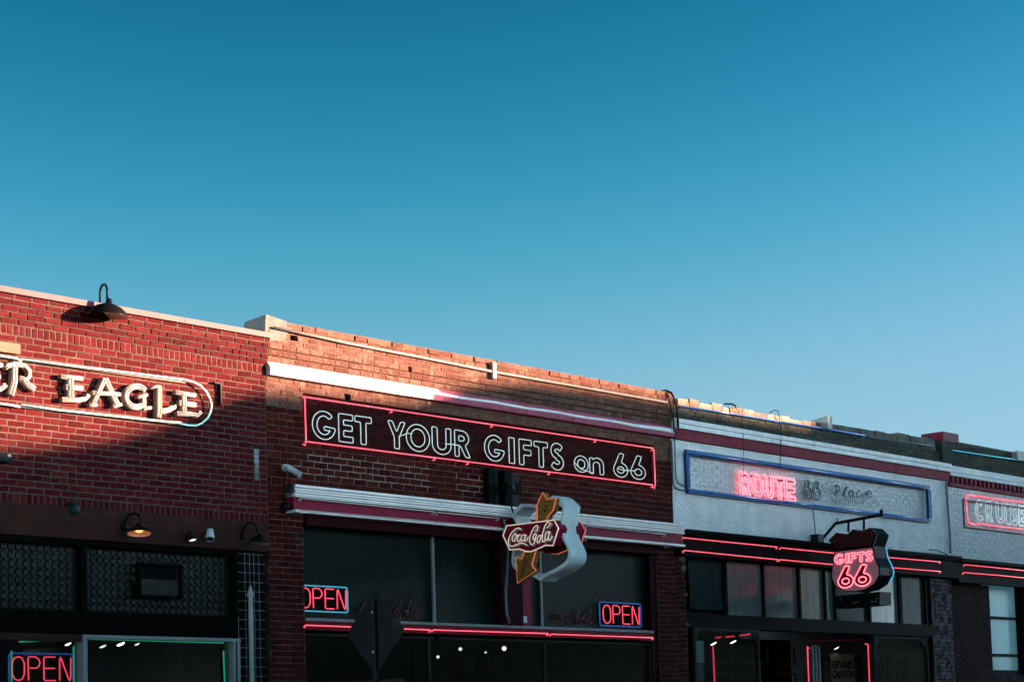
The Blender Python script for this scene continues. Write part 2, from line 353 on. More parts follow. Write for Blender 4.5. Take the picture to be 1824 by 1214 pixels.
# ---------------------------------------------------------------- bricks
def brick_mesh(L, h, d=.045, j=.0035, e=.005):
    """one brick: front face with worn, slightly crooked arrises"""
    rj = lambda a: random.uniform(-a, a)
    outer = [(-L/2+rj(j), e, -h/2+rj(j)), (L/2+rj(j), e, -h/2+rj(j)), (L/2+rj(j), e, h/2+rj(j)), (-L/2+rj(j), e, h/2+rj(j))]
    inner = [(x*(1-2*e/L), rj(.0015), z*(1-2*e/h)) for x, y, z in outer]
    back = [(x, d, z) for x, y, z in outer]
    v = back+outer+inner
    f = [(8, 9, 10, 11)]+[(4+i, 4+(i+1) % 4, 8+(i+1) % 4, 8+i) for i in range(4)]+[(i, (i+1) % 4, 4+(i+1) % 4, 4+i) for i in range(4)]
    return v, f
VAR = {}
def variants(kind, L, h):
    k = (kind, round(L, 3), round(h, 3))
    if k not in VAR: VAR[k] = [brick_mesh(L, h) for _ in range(10)]
    return VAR[k]
MESHC = {}
def brick_data(kind, L, h, i, m):
    k = (kind, round(L, 3), round(h, 3), i, m)
    if k not in MESHC:
        v, f = variants(kind, L, h)[i]
        me = bpy.data.meshes.new('brick'); me.from_pydata(v, [], f); me.materials.append(MT[m]); MESHC[k] = me
    return MESHC[k]
def cut(iv, holes):
    out = [iv]
    for a, b in holes:
        nx = []
        for c, d in out:
            if b <= c or a >= d: nx.append((c, d)); continue
            if a > c: nx.append((c, a))
            if b < d: nx.append((b, d))
        out = nx
    return out
recess = {'mortar1': .0045, 'mortar2': .0055}
for y_ in (-.034, -.048, -.060, -.072): recess[('mortar1', 'str', y_)] = .010
def lay(specs, X0, X1, courses, openings=(), L=.2075, seed=1, joint=.010):
    """courses: (z0, height, kind, face Y, brick material, mortar material). Adds brick specs; returns mortar boxes by material"""
    rnd = random.Random(seed); mort = {}
    for ci, (z0, hh, kind, y, bm, mm) in enumerate(courses):
        zm = z0+hh/2
        holes = [(a, b) for a, b, c, d in openings if c < zm < d]
        for a, b in cut((X0, X1), holes):
            mort.setdefault(mm, MB()).box(a, b, y+recess.get((mm, kind, y), recess.get(mm, .006)), .26, z0, z0+hh)
            step = L if kind != 'row' else .0735
            off = {'str': (ci % 2)*.5, 'hdr': .25, 'row': 0}[kind]*step+rnd.uniform(-.012, .012)
            x = a-((a-X0+off) % step)
            while x < b-.012:
                c, d = max(x, a), min(x+step, b); x += step
                if d-c < .03: continue
                pieces = [(c, d)]
                if kind == 'str' and d-c > .19 and rnd.random() < .06: pieces = [(c, (c+d)/2), ((c+d)/2, d)]
                for c2, d2 in pieces:
                    if bm is None: continue
                    specs.append(((c2+d2)/2, zm, d2-c2-joint, hh-joint, y+rnd.uniform(-.0022, .0022), bm, kind, rnd.randrange(10), rnd.uniform(-.008, .008)))
    return mort
def place_bricks(specs, wall, xmin, limit, zmin=2.3):
    """the `limit` nearest bricks in view as parts of their own, the rest joined into one part per material"""
    vis = sorted([s for s in specs if s[0] > xmin and s[1] > zmin], key=lambda s: s[0])[:limit]
    pick = set(map(id, vis)); rest = {}
    for s in specs:
        x, z, L, h, y, bm, kind, vi, rot = s
        bl, bh = (.1975, .058) if kind != 'row' else (.0635, .095)
        if id(s) in pick:
            o = bpy.data.objects.new('brick', brick_data(kind, bl, bh, vi, bm)); C.objects.link(o)
            o.parent = wall; o.location = (x, y, z); o.scale = (L/bl, 1, h/bh); o.rotation_euler = (0, rot, 0)
        else:
            v, f = variants(kind, bl, bh)[vi]
            rest.setdefault(bm, MB()).add([(x+a*L/bl, y+b, z+c*h/bh+a*rot) for a, b, c in v], f)
    for bm, mb in rest.items(): mb.build('bricks', bm, wall, kind='stuff')
def wall_of(mort, parent):
    first = None
    for mm, mb in mort.items():
        o = mb.build('wall' if first is None else 'mortar_bed', mm, parent if first is None else first)
        first = first or o
    return first

# ================================================================ the setting
g = MB(); g.add([(-700, -700, -.02), (900, -700, -.02), (900, 900, -.02), (-700, 900, -.02)], [(0, 1, 2, 3)])
struct(g.build('ground', 'earth'))
struct(MB().add([(-80, -14.6, 0), (140, -14.6, 0), (140, -3.2, 0), (-80, -3.2, 0)], [(0, 1, 2, 3)]).build('road', 'asphalt'))
struct(MB().box(-80, 140, -3.2, .3, -.02, .14).build('pavement', 'concrete'))
struct(MB().box(-80, 140, -20.6, -14.6, -.02, .14).build('far_pavement', 'concrete'))
MT['yellow'] = surf('yellow_road_paint', (.5, .33, .05), .8, var=.2)
struct(MB().box(-80, 140, -8.98, -8.86, 0.004, .008).build('road_line', 'yellow'))

# ================================================================ building 1: red brick, timber beam and bottle-glass transom
B1X0, B1X1, B1T = 7.4, 14.655, 6.368
b1 = thing('brick_building', 'red brick shopfront with pink metal coping and brown timber beam, leftmost', 'building', (11, 0, 0))
sp = []; ch = .0682
c1 = []
z = 4.235
c1.append((z, .105, 'row', 0., 'brick1', 'mortar1')); z += .105
ncourse = int(round((5.882-z)/ch)); h_ = (5.882-z)/ncourse
for i in range(ncourse): c1.append((z, h_, 'str', 0., 'brick1', 'mortar1')); z += h_
c1.append((z, .068, 'str', -.012, 'brick1', 'mortar1')); z += .068
c1.append((z, .105, 'row', -.020, 'brick1', 'mortar1')); z += .105
for i, y in enumerate((-.034, -.048, -.060, -.072, -.072)):
    c1.append((z, (B1T-6.055)/5, 'str' if i < 4 else 'hdr', y, 'brick1', 'mortar1')); z += (B1T-6.055)/5
m1 = lay(sp, B1X0, B1X1, c1, seed=3, joint=.0135)
w1 = wall_of(m1, b1)
place_bricks(sp, w1, 11.0, 300)
# pink sheet-metal coping in lengths
xs = [B1X0, 10.2, 12.28, 13.42, 14.70]
for a, b in zip(xs, xs[1:]):
    mb = MB(); z0 = B1T+.002; 
    mb.add([(a, -.105, z0-.012), (b-.004, -.105, z0-.012), (b-.004, -.11, z0+.046), (a, -.11, z0+.046), (a, .30, z0+.055), (b-.004, .30, z0+.055), (b-.004, .30, z0), (a, .30, z0), (a, -.095, z0), (b-.004, -.095, z0)],
           [(0, 1, 2, 3), (3, 2, 5, 4), (4, 5, 6, 7), (7, 6, 9, 8), (8, 9, 1, 0), (0, 3, 4, 7, 8), (1, 9, 6, 5, 2)])
    mb.build('coping_sheet', 'coping', b1)
# flanks, roof
MB().box(B1X0, B1X0+.15, .26, 4.3, 0, 3.3).box(B1X1-.16, B1X1-.006, .262, 4.3, 0, 3.298).box(B1X0, B1X1-.005, .26, 14, 3.3, 6.1).build('roof_block', 'roofing', b1)
# timber beam: planks with uneven joints
for (z0, z1) in ((3.905, 4.055), (4.058, 4.125), (4.128, 4.232)):
    cuts = sorted([B1X0, 14.60]+[B1X0+random.uniform(.3, 6.8) for _ in range(3)])
    for a, b in zip(cuts, cuts[1:]):
        if b-a < .25: continue
        yy = -.075+random.uniform(-.004, .004)
        MB().box(a, b-.003, yy, .2, z0, z1).build('beam_board', 'wood', b1)
# transom window of bottle-bottom glass
TX0, TX1 = 8.6, at(415, 1000).x
ZT0, ZT1 = 3.17, 3.90
f = MB(); f.box(TX0, TX1+.04, -.045, .12, 3.84, 3.903).box(TX0, TX1+.04, -.03, .12, 3.085, 3.165)
f.box(TX1-.02, TX1+.04, -.038, .12, 3.166, 3.84).build('transom_frame', 'darkframe', b1)
mxs = [8.6, at(147, 1030).x, TX1]
MB().box(mxs[1]-.035, mxs[1]+.035, -.03, .12, 3.166, 3.84).build('mullion', 'darkframe', b1)
cell = .086
for a, b in ((10.3, mxs[1]-.035), (mxs[1]+.035, TX1-.02)):
    pane = MB().box(a, b, .05, .06, 3.17, 3.84).build('transom_pane', 'bottle', b1)
    rb = MB(); nrow = 8; rh = .665/nrow; nc = int((b-a)/cell)
    for r_ in range(nrow):
        for c_ in range(nc):
            cx = a+cell*(c_+.5)+(cell*.0 if r_ % 2 == 0 else 0); cz = 3.175+rh*(r_+.5)
            if cx+cell*.45 > b: continue
            tall = r_ in (2, 5)
            k = 8
            ring = lambda q: [(cx+math.cos(2*math.pi*j/k+.39)*cell*q*(.8 if tall else 1), .05-(.012 if q < .3 else .004 if q < .46 else 0)+random.uniform(-.0008, .0008), cz+math.sin(2*math.pi*j/k+.39)*rh*q*1.02) for j in range(k)]
            v = ring(.50)+ring(.40)+ring(.22); 
            v = [(x, y-(.010 if 8 <= i < 16 else 0), z) for i, (x, y, z) in enumerate(v)]
            rb.add(v, [(i, (i+1) % k, (i+1) % k+k, i+k) for i in range(k)]+[(i+k, (i+1) % k+k, (i+1) % k+2*k, i+2*k) for i in range(k)]+[tuple(range(2*k, 3*k))])
    rb.build('bullions', 'bottle', pane, smooth=False, kind='stuff')
# little opening vent in the transom
va, vb = at(247, 1000, -.05), at(325, 1066, -.05)
v_ = thing_v = MB()
v_.box(va.x, vb.x, -.05, -.01, va.z-.03, va.z).box(va.x, vb.x, -.05, -.01, vb.z, vb.z+.03).box(va.x, va.x+.03, -.05, -.01, vb.z, va.z).box(vb.x-.03, vb.x, -.05, -.01, vb.z, va.z)
vo = v_.build('vent_frame', 'darkframe', b1)
MB().box(va.x+.03, vb.x-.03, -.03, -.022, vb.z+.03, vb.z+.2).build('pane', 'bottle', vo)
MB().box(va.x+.03, vb.x-.03, .02, .028, vb.z+.2, va.z-.03).build('vent_gap', 'blackmatt', vo)
# lintel board and display windows
MB().box(TX0, TX1+.07, -.02, .16, 2.923, 3.082).build('lintel_board', 'darkframe', b1)
wl_, wr_ = at(143, 1130), at(415, 1142)
f = MB(); f.box(wl_.x, TX1+.05, -.05, .10, 2.885, 2.920).box(wl_.x, wl_.x+.055, -.045, .10, .5, 2.884).box(TX1-.055, TX1-.02, -.045, .1, .5, 2.884).box(TX1+.005, TX1+.045, -.045, .1, .5, 2.884)
f.build('window_frame', 'alu', b1)
MB().box(wl_.x+.055, TX1-.055, .03, .036, .5, 2.884).build('window_pane', 'clear', b1)
MB().box(9.0, wl_.x-.01, -.03, .10, 2.85, 2.921).build('door_head', 'wood', b1)
MB().box(9.0, wl_.x-.01, .05, .056, .2, 2.85).build('door_pane', 'clear', b1)
MB().box(TX0, TX1+.07, -.02, .16, .14, .5).build('stall_riser', 'darkframe', b1)
# room behind
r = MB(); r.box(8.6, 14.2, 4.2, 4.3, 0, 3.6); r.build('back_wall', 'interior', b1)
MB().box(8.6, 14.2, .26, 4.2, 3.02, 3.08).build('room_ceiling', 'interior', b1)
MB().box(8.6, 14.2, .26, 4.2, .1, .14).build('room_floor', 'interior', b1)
# black panel behind the wire grid
gx0, gx1 = at(421, 1100).x, at(470, 1100).x
MB().box(gx0-.03, gx1+.03, .03, .26, .14, 3.905).build('side_panel', 'blackmatt', b1)

# ================================================================ building 2: orange brick over maroon, sign recess, striped fascia
B2X0, B2X1, B2T = 14.66, 22.20, 6.585
b2 = thing('brick_building', 'brown brick shopfront with pink belt course and silver ribbed fascia, under the gifts sign', 'building', (18.4, 0, 0))
sp = []; c2 = []
PL, PR, PB, PT = 15.225, 21.815, 5.215, 5.775
z = .14
def run(c, z, z1, n, y, bm, mm, kind='str'):
    h = (z1-z)/n
    for i in range(n): c.append((z+i*h, h, kind, y, bm, mm))
    return z1
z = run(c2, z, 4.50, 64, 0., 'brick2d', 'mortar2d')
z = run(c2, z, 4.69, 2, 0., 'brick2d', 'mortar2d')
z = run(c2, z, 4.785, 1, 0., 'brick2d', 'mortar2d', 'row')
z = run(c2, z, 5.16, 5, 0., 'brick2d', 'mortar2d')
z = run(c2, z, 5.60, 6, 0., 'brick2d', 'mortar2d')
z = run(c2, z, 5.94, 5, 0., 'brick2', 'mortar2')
op = [(15.19, 21.775, 0, 4.66), (PL, PR, PB, PT), (15.885, 15.995, 5.785, 5.87)]
m2 = lay(sp, B2X0, B2X1, c2, op, seed=11)
c2b = []
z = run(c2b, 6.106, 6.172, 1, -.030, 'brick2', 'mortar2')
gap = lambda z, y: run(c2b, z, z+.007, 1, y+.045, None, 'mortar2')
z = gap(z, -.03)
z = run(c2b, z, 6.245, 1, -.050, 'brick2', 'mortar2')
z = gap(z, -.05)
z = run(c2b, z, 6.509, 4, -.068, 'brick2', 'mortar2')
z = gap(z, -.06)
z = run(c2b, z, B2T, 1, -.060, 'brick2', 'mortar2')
mm_ = lay(sp, B2X0, B2X1, c2b, [(14.99, 15.10, 6.36, 6.44), (16.9, 16.96, 6.25, 6.29)], seed=12, joint=.010)
sp = [q if q[1] < 6.52 else (q[0], q[1]+random.uniform(-.013, .007), *q[2:4], q[4]+random.uniform(-.012, .012), *q[5:8], random.uniform(-.04, .04)) for q in sp]
for k_, v_ in mm_.items():
    if k_ in m2: m2[k_].v, m2[k_].f = (lambda a: (a.v, a.f))(m2[k_].add(v_.v, v_.f))
    else: m2[k_] = v_
w2 = wall_of(m2, b2)
place_bricks(sp, w2, 14.6, 300, 4.0)
sp = []; cp_ = []; run(cp_, .14, 4.25, 60, -.002, 'brick2d', 'mortar2d')
wq = wall_of(lay(sp, 22.203, 22.43, cp_, seed=15), b2); wq.name = 'end_pier'
place_bricks(sp, wq, 50, 0)
# repointed patch: pale mortar shows between the bricks left of and below the sign
pt = MB()
for a, b, z0, z1 in ((15.28, 17.3, 4.80, 5.13), (15.05, 15.279, 4.79, 5.0), (17.75, 18.35, 4.80, 5.08)):
    pt.box(a, b, .0045, .02, z0, z1)
pt.build('repointing', 'mortar2l', w2)
# recessed sign panel
sp = []; cp = []
run(cp, PB-.03, PT+.03, 9, .055, 'brickpanel', 'mortarpanel')
mp_ = lay(sp, PL-.02, PR+.02, cp, seed=14)
wp = wall_of(mp_, b2); wp.name = 'recessed_panel'
place_bricks(sp, wp, 50, 0)
# belt course
def belt(mb, a, b, prof):
    k = len(prof)
    vs = [(a, y, z) for y, z in prof]+[(b, y, z) for y, z in prof]
    return mb.add(vs, [(i, i+1, i+1+k, i+k) for i in range(k-1)]+[tuple(range(k)), tuple(range(2*k-1, k-1, -1))])
nseg = 24
mb = MB(); L_ = B2X1-B2X0-.02
for i in range(nseg):
    j = random.uniform(-.004, .004)
    belt(mb, B2X0+L_*i/nseg, B2X0+L_*(i+1)/nseg-.0015, [(.02, 6.098), (-.035, 6.098), (-.085+j, 6.032+j), (-.088+j, 5.99), (-.075+j, 5.942), (.02, 5.94)])
mb.build('belt_course', 'belt', b2)
mb = MB()
for i in range(nseg):
    j0, j1 = (.006*math.sin(i*1.7), .006*math.sin((i+1)*1.7))
    a, b = B2X0+L_*i/nseg, B2X0+L_*(i+1)/nseg
    w0 = .020+max(0, (i-20))*.007; w1 = .020+max(0, (i-19))*.007
    mb.add([(a, -.0935, 6.020+j0-w0*.5), (b, -.0935, 6.020+j1-w1*.5), (b, -.0925, 6.030+j1+w1*.5), (a, -.0925, 6.030+j0+w0*.5)], [(0, 1, 2, 3)])
mb.build('white_stripe', 'whitestrip', b2)
# corner block and roof pipe
mb = MB(); p0, p1 = 14.60, 14.93
mb.hexa([(p0, -.075, 6.40), (p1, -.075, 6.50), (p1, .36, 6.52), (p0, .36, 6.44), (p0+.03, -.06, 6.635), (p1+.02, -.06, 6.595), (p1+.02, .36, 6.60), (p0+.05, .33, 6.615)])
mb.build('corner_block', 'plaster', b2)
MB().hexa([(14.664, -.079, 6.33), (14.86, -.079, 6.36), (14.86, .1, 6.36), (14.664, .1, 6.33), (14.664, -.079, 6.46), (15.0, -.079, 6.53), (15.0, .1, 6.53), (14.664, .1, 6.46)]).build('cement_patch', 'plaster', b2)
MB().box(B2X0+.005, B2X0+.04, .262, 5.3, 0, 4.298).box(B2X1-.1, B2X1-.006, .262, 5.3, 0, 4.298).box(B2X0+.005, B2X1-.005, .262, 14, 4.3, 6.2).build('roof_block', 'roofing', b2)
MB().box(B2X0, B2X1, .10, .258, 6.2, B2T-.01).build('parapet_back', 'mortar2', b2)
# broken hole where a brick is missing
MB().box(14.985, 15.105, .02, .05, 6.355, 6.445).build('missing_brick_hole', 'blackmatt', b2)
MB().box(15.88, 16.0, .05, .08, 5.78, 5.88).build('missing_brick_hole', 'blackmatt', b2)
# fascia: silver ribbed head, maroon board, lower trim
FX0, FX1 = 14.93, 22.235
fa = MB(); FT, FB = 4.690, 4.378
for i, (z0, z1, y) in enumerate(((4.660, 4.690, -.175), (4.630, 4.651, -.160), (4.600, 4.622, -.167), (4.572, 4.592, -.160), (4.552, 4.566, -.168))):
    fa.box(FX0, FX1, y, .0, z0, z1)
fa.box(FX0, FX1, -.115, -.002, 4.553, 4.688)
fa.build('ribbed_fascia', 'silver', b2)
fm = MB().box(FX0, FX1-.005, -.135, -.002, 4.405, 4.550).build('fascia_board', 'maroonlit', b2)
MB().box(FX0, FX1, -.165, -.002, 4.374, 4.404).build('fascia_trim', 'silver', b2)
e_ = MB().box(FX0-.045, FX0-.003, -.150, .0, 4.60, 4.693).build('end_cap', 'greywood', b2)
MB().lathe((FX0-.06, -.07, 4.44), [(0, -.02), (.05, -.02), (.055, 0), (.04, .03), (0, .035)], (-1, -.3, 0), 12).build('awning_crank', 'iron', b2, True)
MB().box(15.19, 21.775, -.06, .24, 4.25, 4.372).build('soffit_board', 'maroonshade', b2)
# transom panes, mullions, maroon post
post0, post1 = at(893, 1050, -.02).x, at(946, 1060, -.02).x
gy = .10
ml = [at(770, 1030, gy).x, at(962, 1060, gy).x]
for a, b in ((15.19, ml[0]), (ml[0], post0), (post1, ml[1]), (ml[1], 21.64)):
    MB().box(a+.012, b-.012, gy, gy+.008, 3.19, 4.26).build('transom_pane', 'obscure', b2)
for x in ml: MB().box(x-.018, x+.018, gy-.03, gy+.04, 3.18, 4.26).build('mullion', 'alu', b2)
MB().box(post0, post1-.17, -.03, .22, 3.184, 4.40).build('post', 'maroonshade', b2)
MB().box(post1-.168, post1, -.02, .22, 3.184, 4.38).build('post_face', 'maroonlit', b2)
MB().box(21.64, 21.775, .02, .22, .3, 4.26).build('jamb', 'maroonshade', b2)
MB().box(15.19, 21.64, -.015, .2, 3.150, 3.182).build('sill_trim', 'alu', b2)
MB().box(15.19, 21.64, .0, .2, 3.045, 3.148).build('sill_board', 'maroon', b2)
fr = MB()
for a, b in ((15.19, ml[0]-.05), (ml[0]+.05, post0), (post0+.02, ml[1]), (ml[1]+.03, 21.62)):
    fr.box(a, b, .05, .12, 2.985, 3.01)
for x in (at(760, 1160, .1).x, at(966, 1160, .1).x, at(1155, 1170, .1).x): fr.box(x-.015, x+.015, .05, .12, .7, 2.985)
fr.build('window_frame', 'greywood', b2)
MB().box(15.19, 21.64, .08, .086, .7, 2.985).build('window_pane', 'clear', b2)
MB().box(15.19, 21.64, .0, .2, .14, .7).build('stall_riser', 'maroon', b2)
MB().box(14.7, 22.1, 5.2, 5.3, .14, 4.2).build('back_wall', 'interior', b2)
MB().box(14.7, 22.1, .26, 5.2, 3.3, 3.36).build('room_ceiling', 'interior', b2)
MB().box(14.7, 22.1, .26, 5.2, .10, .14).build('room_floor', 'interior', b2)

# ================================================================ building 3: white painted, maroon band, mossy parapet
B3X0, B3X1 = 22.20, 29.93
b3 = thing('painted_building', 'white painted shopfront with maroon band and mossy parapet behind the shield sign', 'building', (26, 0, 0))
F3L, F3R, F3B, F3T = 22.53, 29.19, 5.215, 5.755
# render wall in four pieces round the recessed sign panel, slightly bulging surface
def sheet(mb, x0, x1, z0, z1, y, nx, nz, amp):
    o = len(mb.v)
    for k in range(nz+1):
        for i in range(nx+1):
            edge = i in (0, nx) or k in (0, nz)
            x, z_ = x0+(x1-x0)*i/nx, z0+(z1-z0)*k/nz
            mb.v.append((x, y+(0 if edge else random.uniform(-amp, amp)), z_))
    for k in range(nz):
        for i in range(nx):
            a = o+k*(nx+1)+i; mb.f.append((a, a+1, a+nx+2, a+nx+1))
mb = MB()
for x0, x1, z0, z1 in ((B3X0+.004, F3L, 4.60, 5.93), (F3R, B3X1, 4.60, 5.93), (F3L, F3R, 4.60, F3B), (F3L, F3R, F3T, 5.93)):
    mb.box(x0, x1, .004, .26, z0, z1); sheet(mb, x0, x1, z0, z1, .0, max(2, int((x1-x0)/.09)), max(2, int((z1-z0)/.09)), .0035)
w3 = mb.build('wall', 'stucco', b3)
sp = []; cp = []
run(cp, F3B-.03, F3T+.03, 9, .05, 'whitebrick', 'whitemortar')
wp = wall_of(lay(sp, F3L-.02, F3R+.02, cp, seed=21, joint=.007), w3); wp.name = 'recessed_panel'
place_bricks(sp, wp, 50, 0)
# bands above
x = B3X0+.004
while x < B3X1-.05:
    e2 = min(B3X1, x+random.choice((1.6, 1.1, 2.2)))
    MB().box(x, e2-.004, -.045+random.uniform(-.003, .003), .26, 5.935, 6.083).build('band_block', 'redband', b3); x = e2
mb = MB(); mb.box(B3X0+.004, B3X1, -.085, .26, 6.087, 6.148).box(B3X0+.004, B3X1, -.070, .26, 6.150, 6.158).box(B3X0+.004, B3X1, -.095, .26, 6.160, 6.222)
mb.build('white_moulding', 'whitestrip', b3)
sp = []; cp = []
run(cp, 6.225, 6.42, 3, -.06, 'greenbrick', 'greenmortar')
wp = wall_of(lay(sp, B3X0+.004, B3X1-.1, cp, seed=23), b3); wp.name = 'parapet'
place_bricks(sp, wp, 22.1, 120, 4)
x = B3X0+.15; i = 0
while x < 29.45:
    w = random.uniform(.16, .34) if x < 26.3 else random.uniform(.3, .5)
    t0 = 6.535 if x < 25.9 else 6.55+(x-26)*.022
    hgt = t0+random.uniform(-.016, .012)
    j = [random.uniform(-.012, .012) for _ in range(6)]
    MB().hexa([(x, -.055+j[0], 6.423), (x+w-.008, -.055+j[1], 6.423), (x+w-.008, .26, 6.423), (x, .26, 6.423), (x+.008, -.045+j[2], hgt+j[3]), (x+w-.016, -.045+j[4], hgt+j[5]*.7), (x+w-.016, .25, hgt), (x+.008, .25, hgt)]).build('cap_stone', 'capstone' if x < 26.3 else 'greycap', b3)
    x += w
MB().box(B3X0+.01, B3X0+.1, .262, 4.1, 0, 4.298).box(B3X1-.1, B3X1-.012, .262, 4.1, 0, 4.298).box(B3X0+.01, B3X1-.01, .262, 14, 4.3, 6.1).build('roof_block', 'roofing', b3)
pp = at(1668, 790); 
mb = MB(); mb.box(29.64, 30.17, -.12, .30, 6.60, 6.755); mb.build('roof_pier', 'maroon', b3)
MB().box(29.62, 30.06, -.105, .26, 6.23, 6.598).build('roof_pier_base', 'greenmortar', b3)
# black cornice
mb = MB(); mb.box(22.262, B3X1+.02, -.20, .0, 4.585, 4.625).box(22.262, B3X1+.02, -.17, .0, 4.555, 4.583).box(22.262, B3X1+.02, -.12, .0, 4.257, 4.553)
mb.build('cornice', 'blackmatt', b3)
# fluted-glass transom
pns = [(1228, 1287, 'rib_dark'), (1296, 1356, 'rib_grey'), (1358, 1420, 'rib_grey'), (1423, 1466, 'rib_gold'), (1469, 1483, 'rib_gold'), (1485, 1544, 'rib_dark'), (1547, 1598, 'rib_gold'), (1606, 1645, 'rib_brown')]
tz0, tz1 = 3.455, 4.245
for a, b, m in pns:
    xa, xb = at(a, 1050, .06).x, at(b, 1060, .06).x
    zz = tz0 if m not in ('rib_dark',) or a > 1300 else 3.52
    MB().box(xa, xb, .06, .068, zz, tz1).build('transom_pane', m, b3)
    MB().box(xb+.001, xb+.05, .02, .12, tz0+.001, tz1-.001).build('mullion', 'blackmatt', b3)
X3l, X3r = 22.42, at(1652, 1060, .0).x
MB().box(22.435, X3r+.2, .07, .2, tz1, 4.257).box(22.435, X3r+.2, .0, .2, 3.255, tz0).build('transom_rail', 'blackmatt', b3)
MB().box(22.436, X3r+.199, .12, .198, tz0, tz1).build('transom_backing', 'blackmatt', b3)
# piers
sp = []; cp = []
run(cp, .14, 4.255, 60, 0., 'pierpaint', 'darkmortar4')
px0, px1 = at(1660, 1100, 0).x, at(1697, 1100, 0).x
wp = wall_of(lay(sp, px0, px1, cp, seed=31), b3); wp.name = 'pier'
place_bricks(sp, wp, 20, 40, 2.3)
# shop window frames below
def shop_frame(x0, x1, zt, name='window_frame', br=.14):
    f = MB(); f.box(x0, x1, .0, .06, zt-.04, zt).box(x0, x0+.03, .0, .06, .4, zt-.04).box(x1-.035, x1, .0, .06, .4, zt-.04)
    o = f.build(name, 'greywood', b3); q = zt-.04
    for sx_, ex in ((x0+.03, 1), (x1-.035, -1)):
        MB().prism([(sx_, .01, q), (sx_+ex*br, .01, q), (sx_+ex*br*.6, .01, q-.06), (sx_+ex*br*.22, .01, q-.14), (sx_, .01, q-.2)], (0, .03, 0)).build('corner_bracket', 'greywood', b3)
    MB().box(x0+.03, x1-.035, .03, .036, .4, q).build('window_pane', 'clear', b3)
fx = [at(1236, 1160, .02).x, at(1352, 1160, .02).x]; shop_frame(fx[0], fx[1], 3.25)
gx = [at(1556, 1160, .02).x, at(1652, 1160, .02).x]; shop_frame(gx[0], gx[1], 3.235, br=.2)
for i in range(9):
    xx = gx[0]+.5+i*.15
    if xx > gx[1]-.06: break
    MB().lathe((xx, .35, .5), [(.045, 0), (.04, 1.5), (.035, 2.50-.05*((i*3) % 4))], (0, 0, 1), 8).build('curtain_pleat', 'greywood', b3, True)
MB().box(fx[1]+.02, gx[0]-.02, 1.6, 1.68, .14, 3.25).build('door_wall', 'blackmatt', b3)
f = MB(); d0, d1 = at(1462, 1170, 1.5), at(1535, 1170, 1.5)
f.box(d0.x, d0.x+.06, 1.50, 1.56, .14, 3.0).box(d1.x-.06, d1.x, 1.50, 1.56, .14, 3.0).box(d0.x+.06, d1.x-.06, 1.50, 1.56, 2.93, 3.0)
f.build('door_frame', 'greywood', b3)
for (a, b_, zt_px, zb_px, yy) in ((1275, 1306, 1150, 1180, .8), (1318, 1370, 1148, 1181, .8), (1384, 1418, 1150, 1183, .8), (1276, 1306, 1197, 1240, .8), (1389, 1421, 1197, 1240, .8)):
    p0, p1 = at(a, zt_px, yy), at(b_, zb_px, yy)
    q = MB(); q.box(p0.x, p1.x, yy, yy+.03, p1.z, p1.z+.022).box(p1.x-.03, p1.x, yy, yy+.03, p1.z+.022, p0.z)
    if zt_px > 1190: q = MB().box(p0.x, p1.x, yy, yy+.03, p0.z-.03, p0.z).box(p1.x-.03, p1.x, yy, yy+.03, p1.z, p0.z-.03)
    q.build('door_panel', 'greywood', b3)
for i in range(3): MB().box(at(1447, 1170, .5).x+i*.09, at(1447, 1170, .5).x+i*.09+.05, .5, .53, .2, 3.1).build('door_board', 'conduit', b3)
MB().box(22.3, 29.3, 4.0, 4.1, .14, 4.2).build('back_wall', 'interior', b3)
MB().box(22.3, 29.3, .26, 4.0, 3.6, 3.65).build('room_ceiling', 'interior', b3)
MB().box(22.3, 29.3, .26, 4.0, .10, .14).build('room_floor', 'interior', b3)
# brick pier left, flaked paint (belongs to building 2's end pier) - patches of pale render
for (a, b_, c_, d_) in ((1207, 1222, 985, 1000), (1212, 1223, 1003, 1018), (1220, 1226, 1055, 1061), (1222, 1228, 1108, 1115)):
    p0, p1 = at(a, c_), at(b_, d_)
    xm, zm = (p0.x+p1.x)/2, (p0.z+p1.z)/2; rx, rz = (p1.x-p0.x)/2, (p0.z-p1.z)/2
    pts = [(xm+rx*math.cos(t*.7)*random.uniform(.6, 1.1), -.0035, zm+rz*math.sin(t*.7)*random.uniform(.6, 1.1)) for t in range(9)]
    MB().prism(pts, (0, .012, 0)).build('render_patch', 'plaster', b2)

# ================================================================ building 4: white brick with dentils, dark brick below
B4X0, B4X1 = 29.935, 36.0
b4 = thing('painted_building', 'white painted brick shopfront with maroon dentil band, rightmost', 'building', (32, 0, 0))
P4L, P4B, P4T = at(1716, 920).x, 5.17, 5.665
sp = []; cp = []
run(cp, 4.60, 5.85, 18, .0, 'whitebrick', 'whitemortar')
m4 = lay(sp, B4X0, B4X1, cp, [(P4L, 35.2, P4B, P4T)], seed=41, joint=.008)
w4 = wall_of(m4, b4); place_bricks(sp, w4, 29.9, 180, 4)
sp = []; cp = []
run(cp, P4B-.03, P4T+.03, 8, .05, 'whitebrick', 'whitemortar')
wp = wall_of(lay(sp, P4L-.02, 35.22, cp, seed=42, joint=.007), w4); wp.name = 'recessed_panel'
place_bricks(sp, wp, 90, 0)
MB().box(B4X0, B4X1, -.04, .26, 5.853, 5.915).build('band_strip', 'redband', b4)
MB().box(B4X0, B4X1, .0, .26, 5.917, 6.03).build('dentil_back', 'redband', b4)
x = B4X0+.07
while x < 35.9:
    MB().box(x, x+.075, -.05, -.002, 5.93, 6.028).build('dentil', 'redband', b4); x += .155
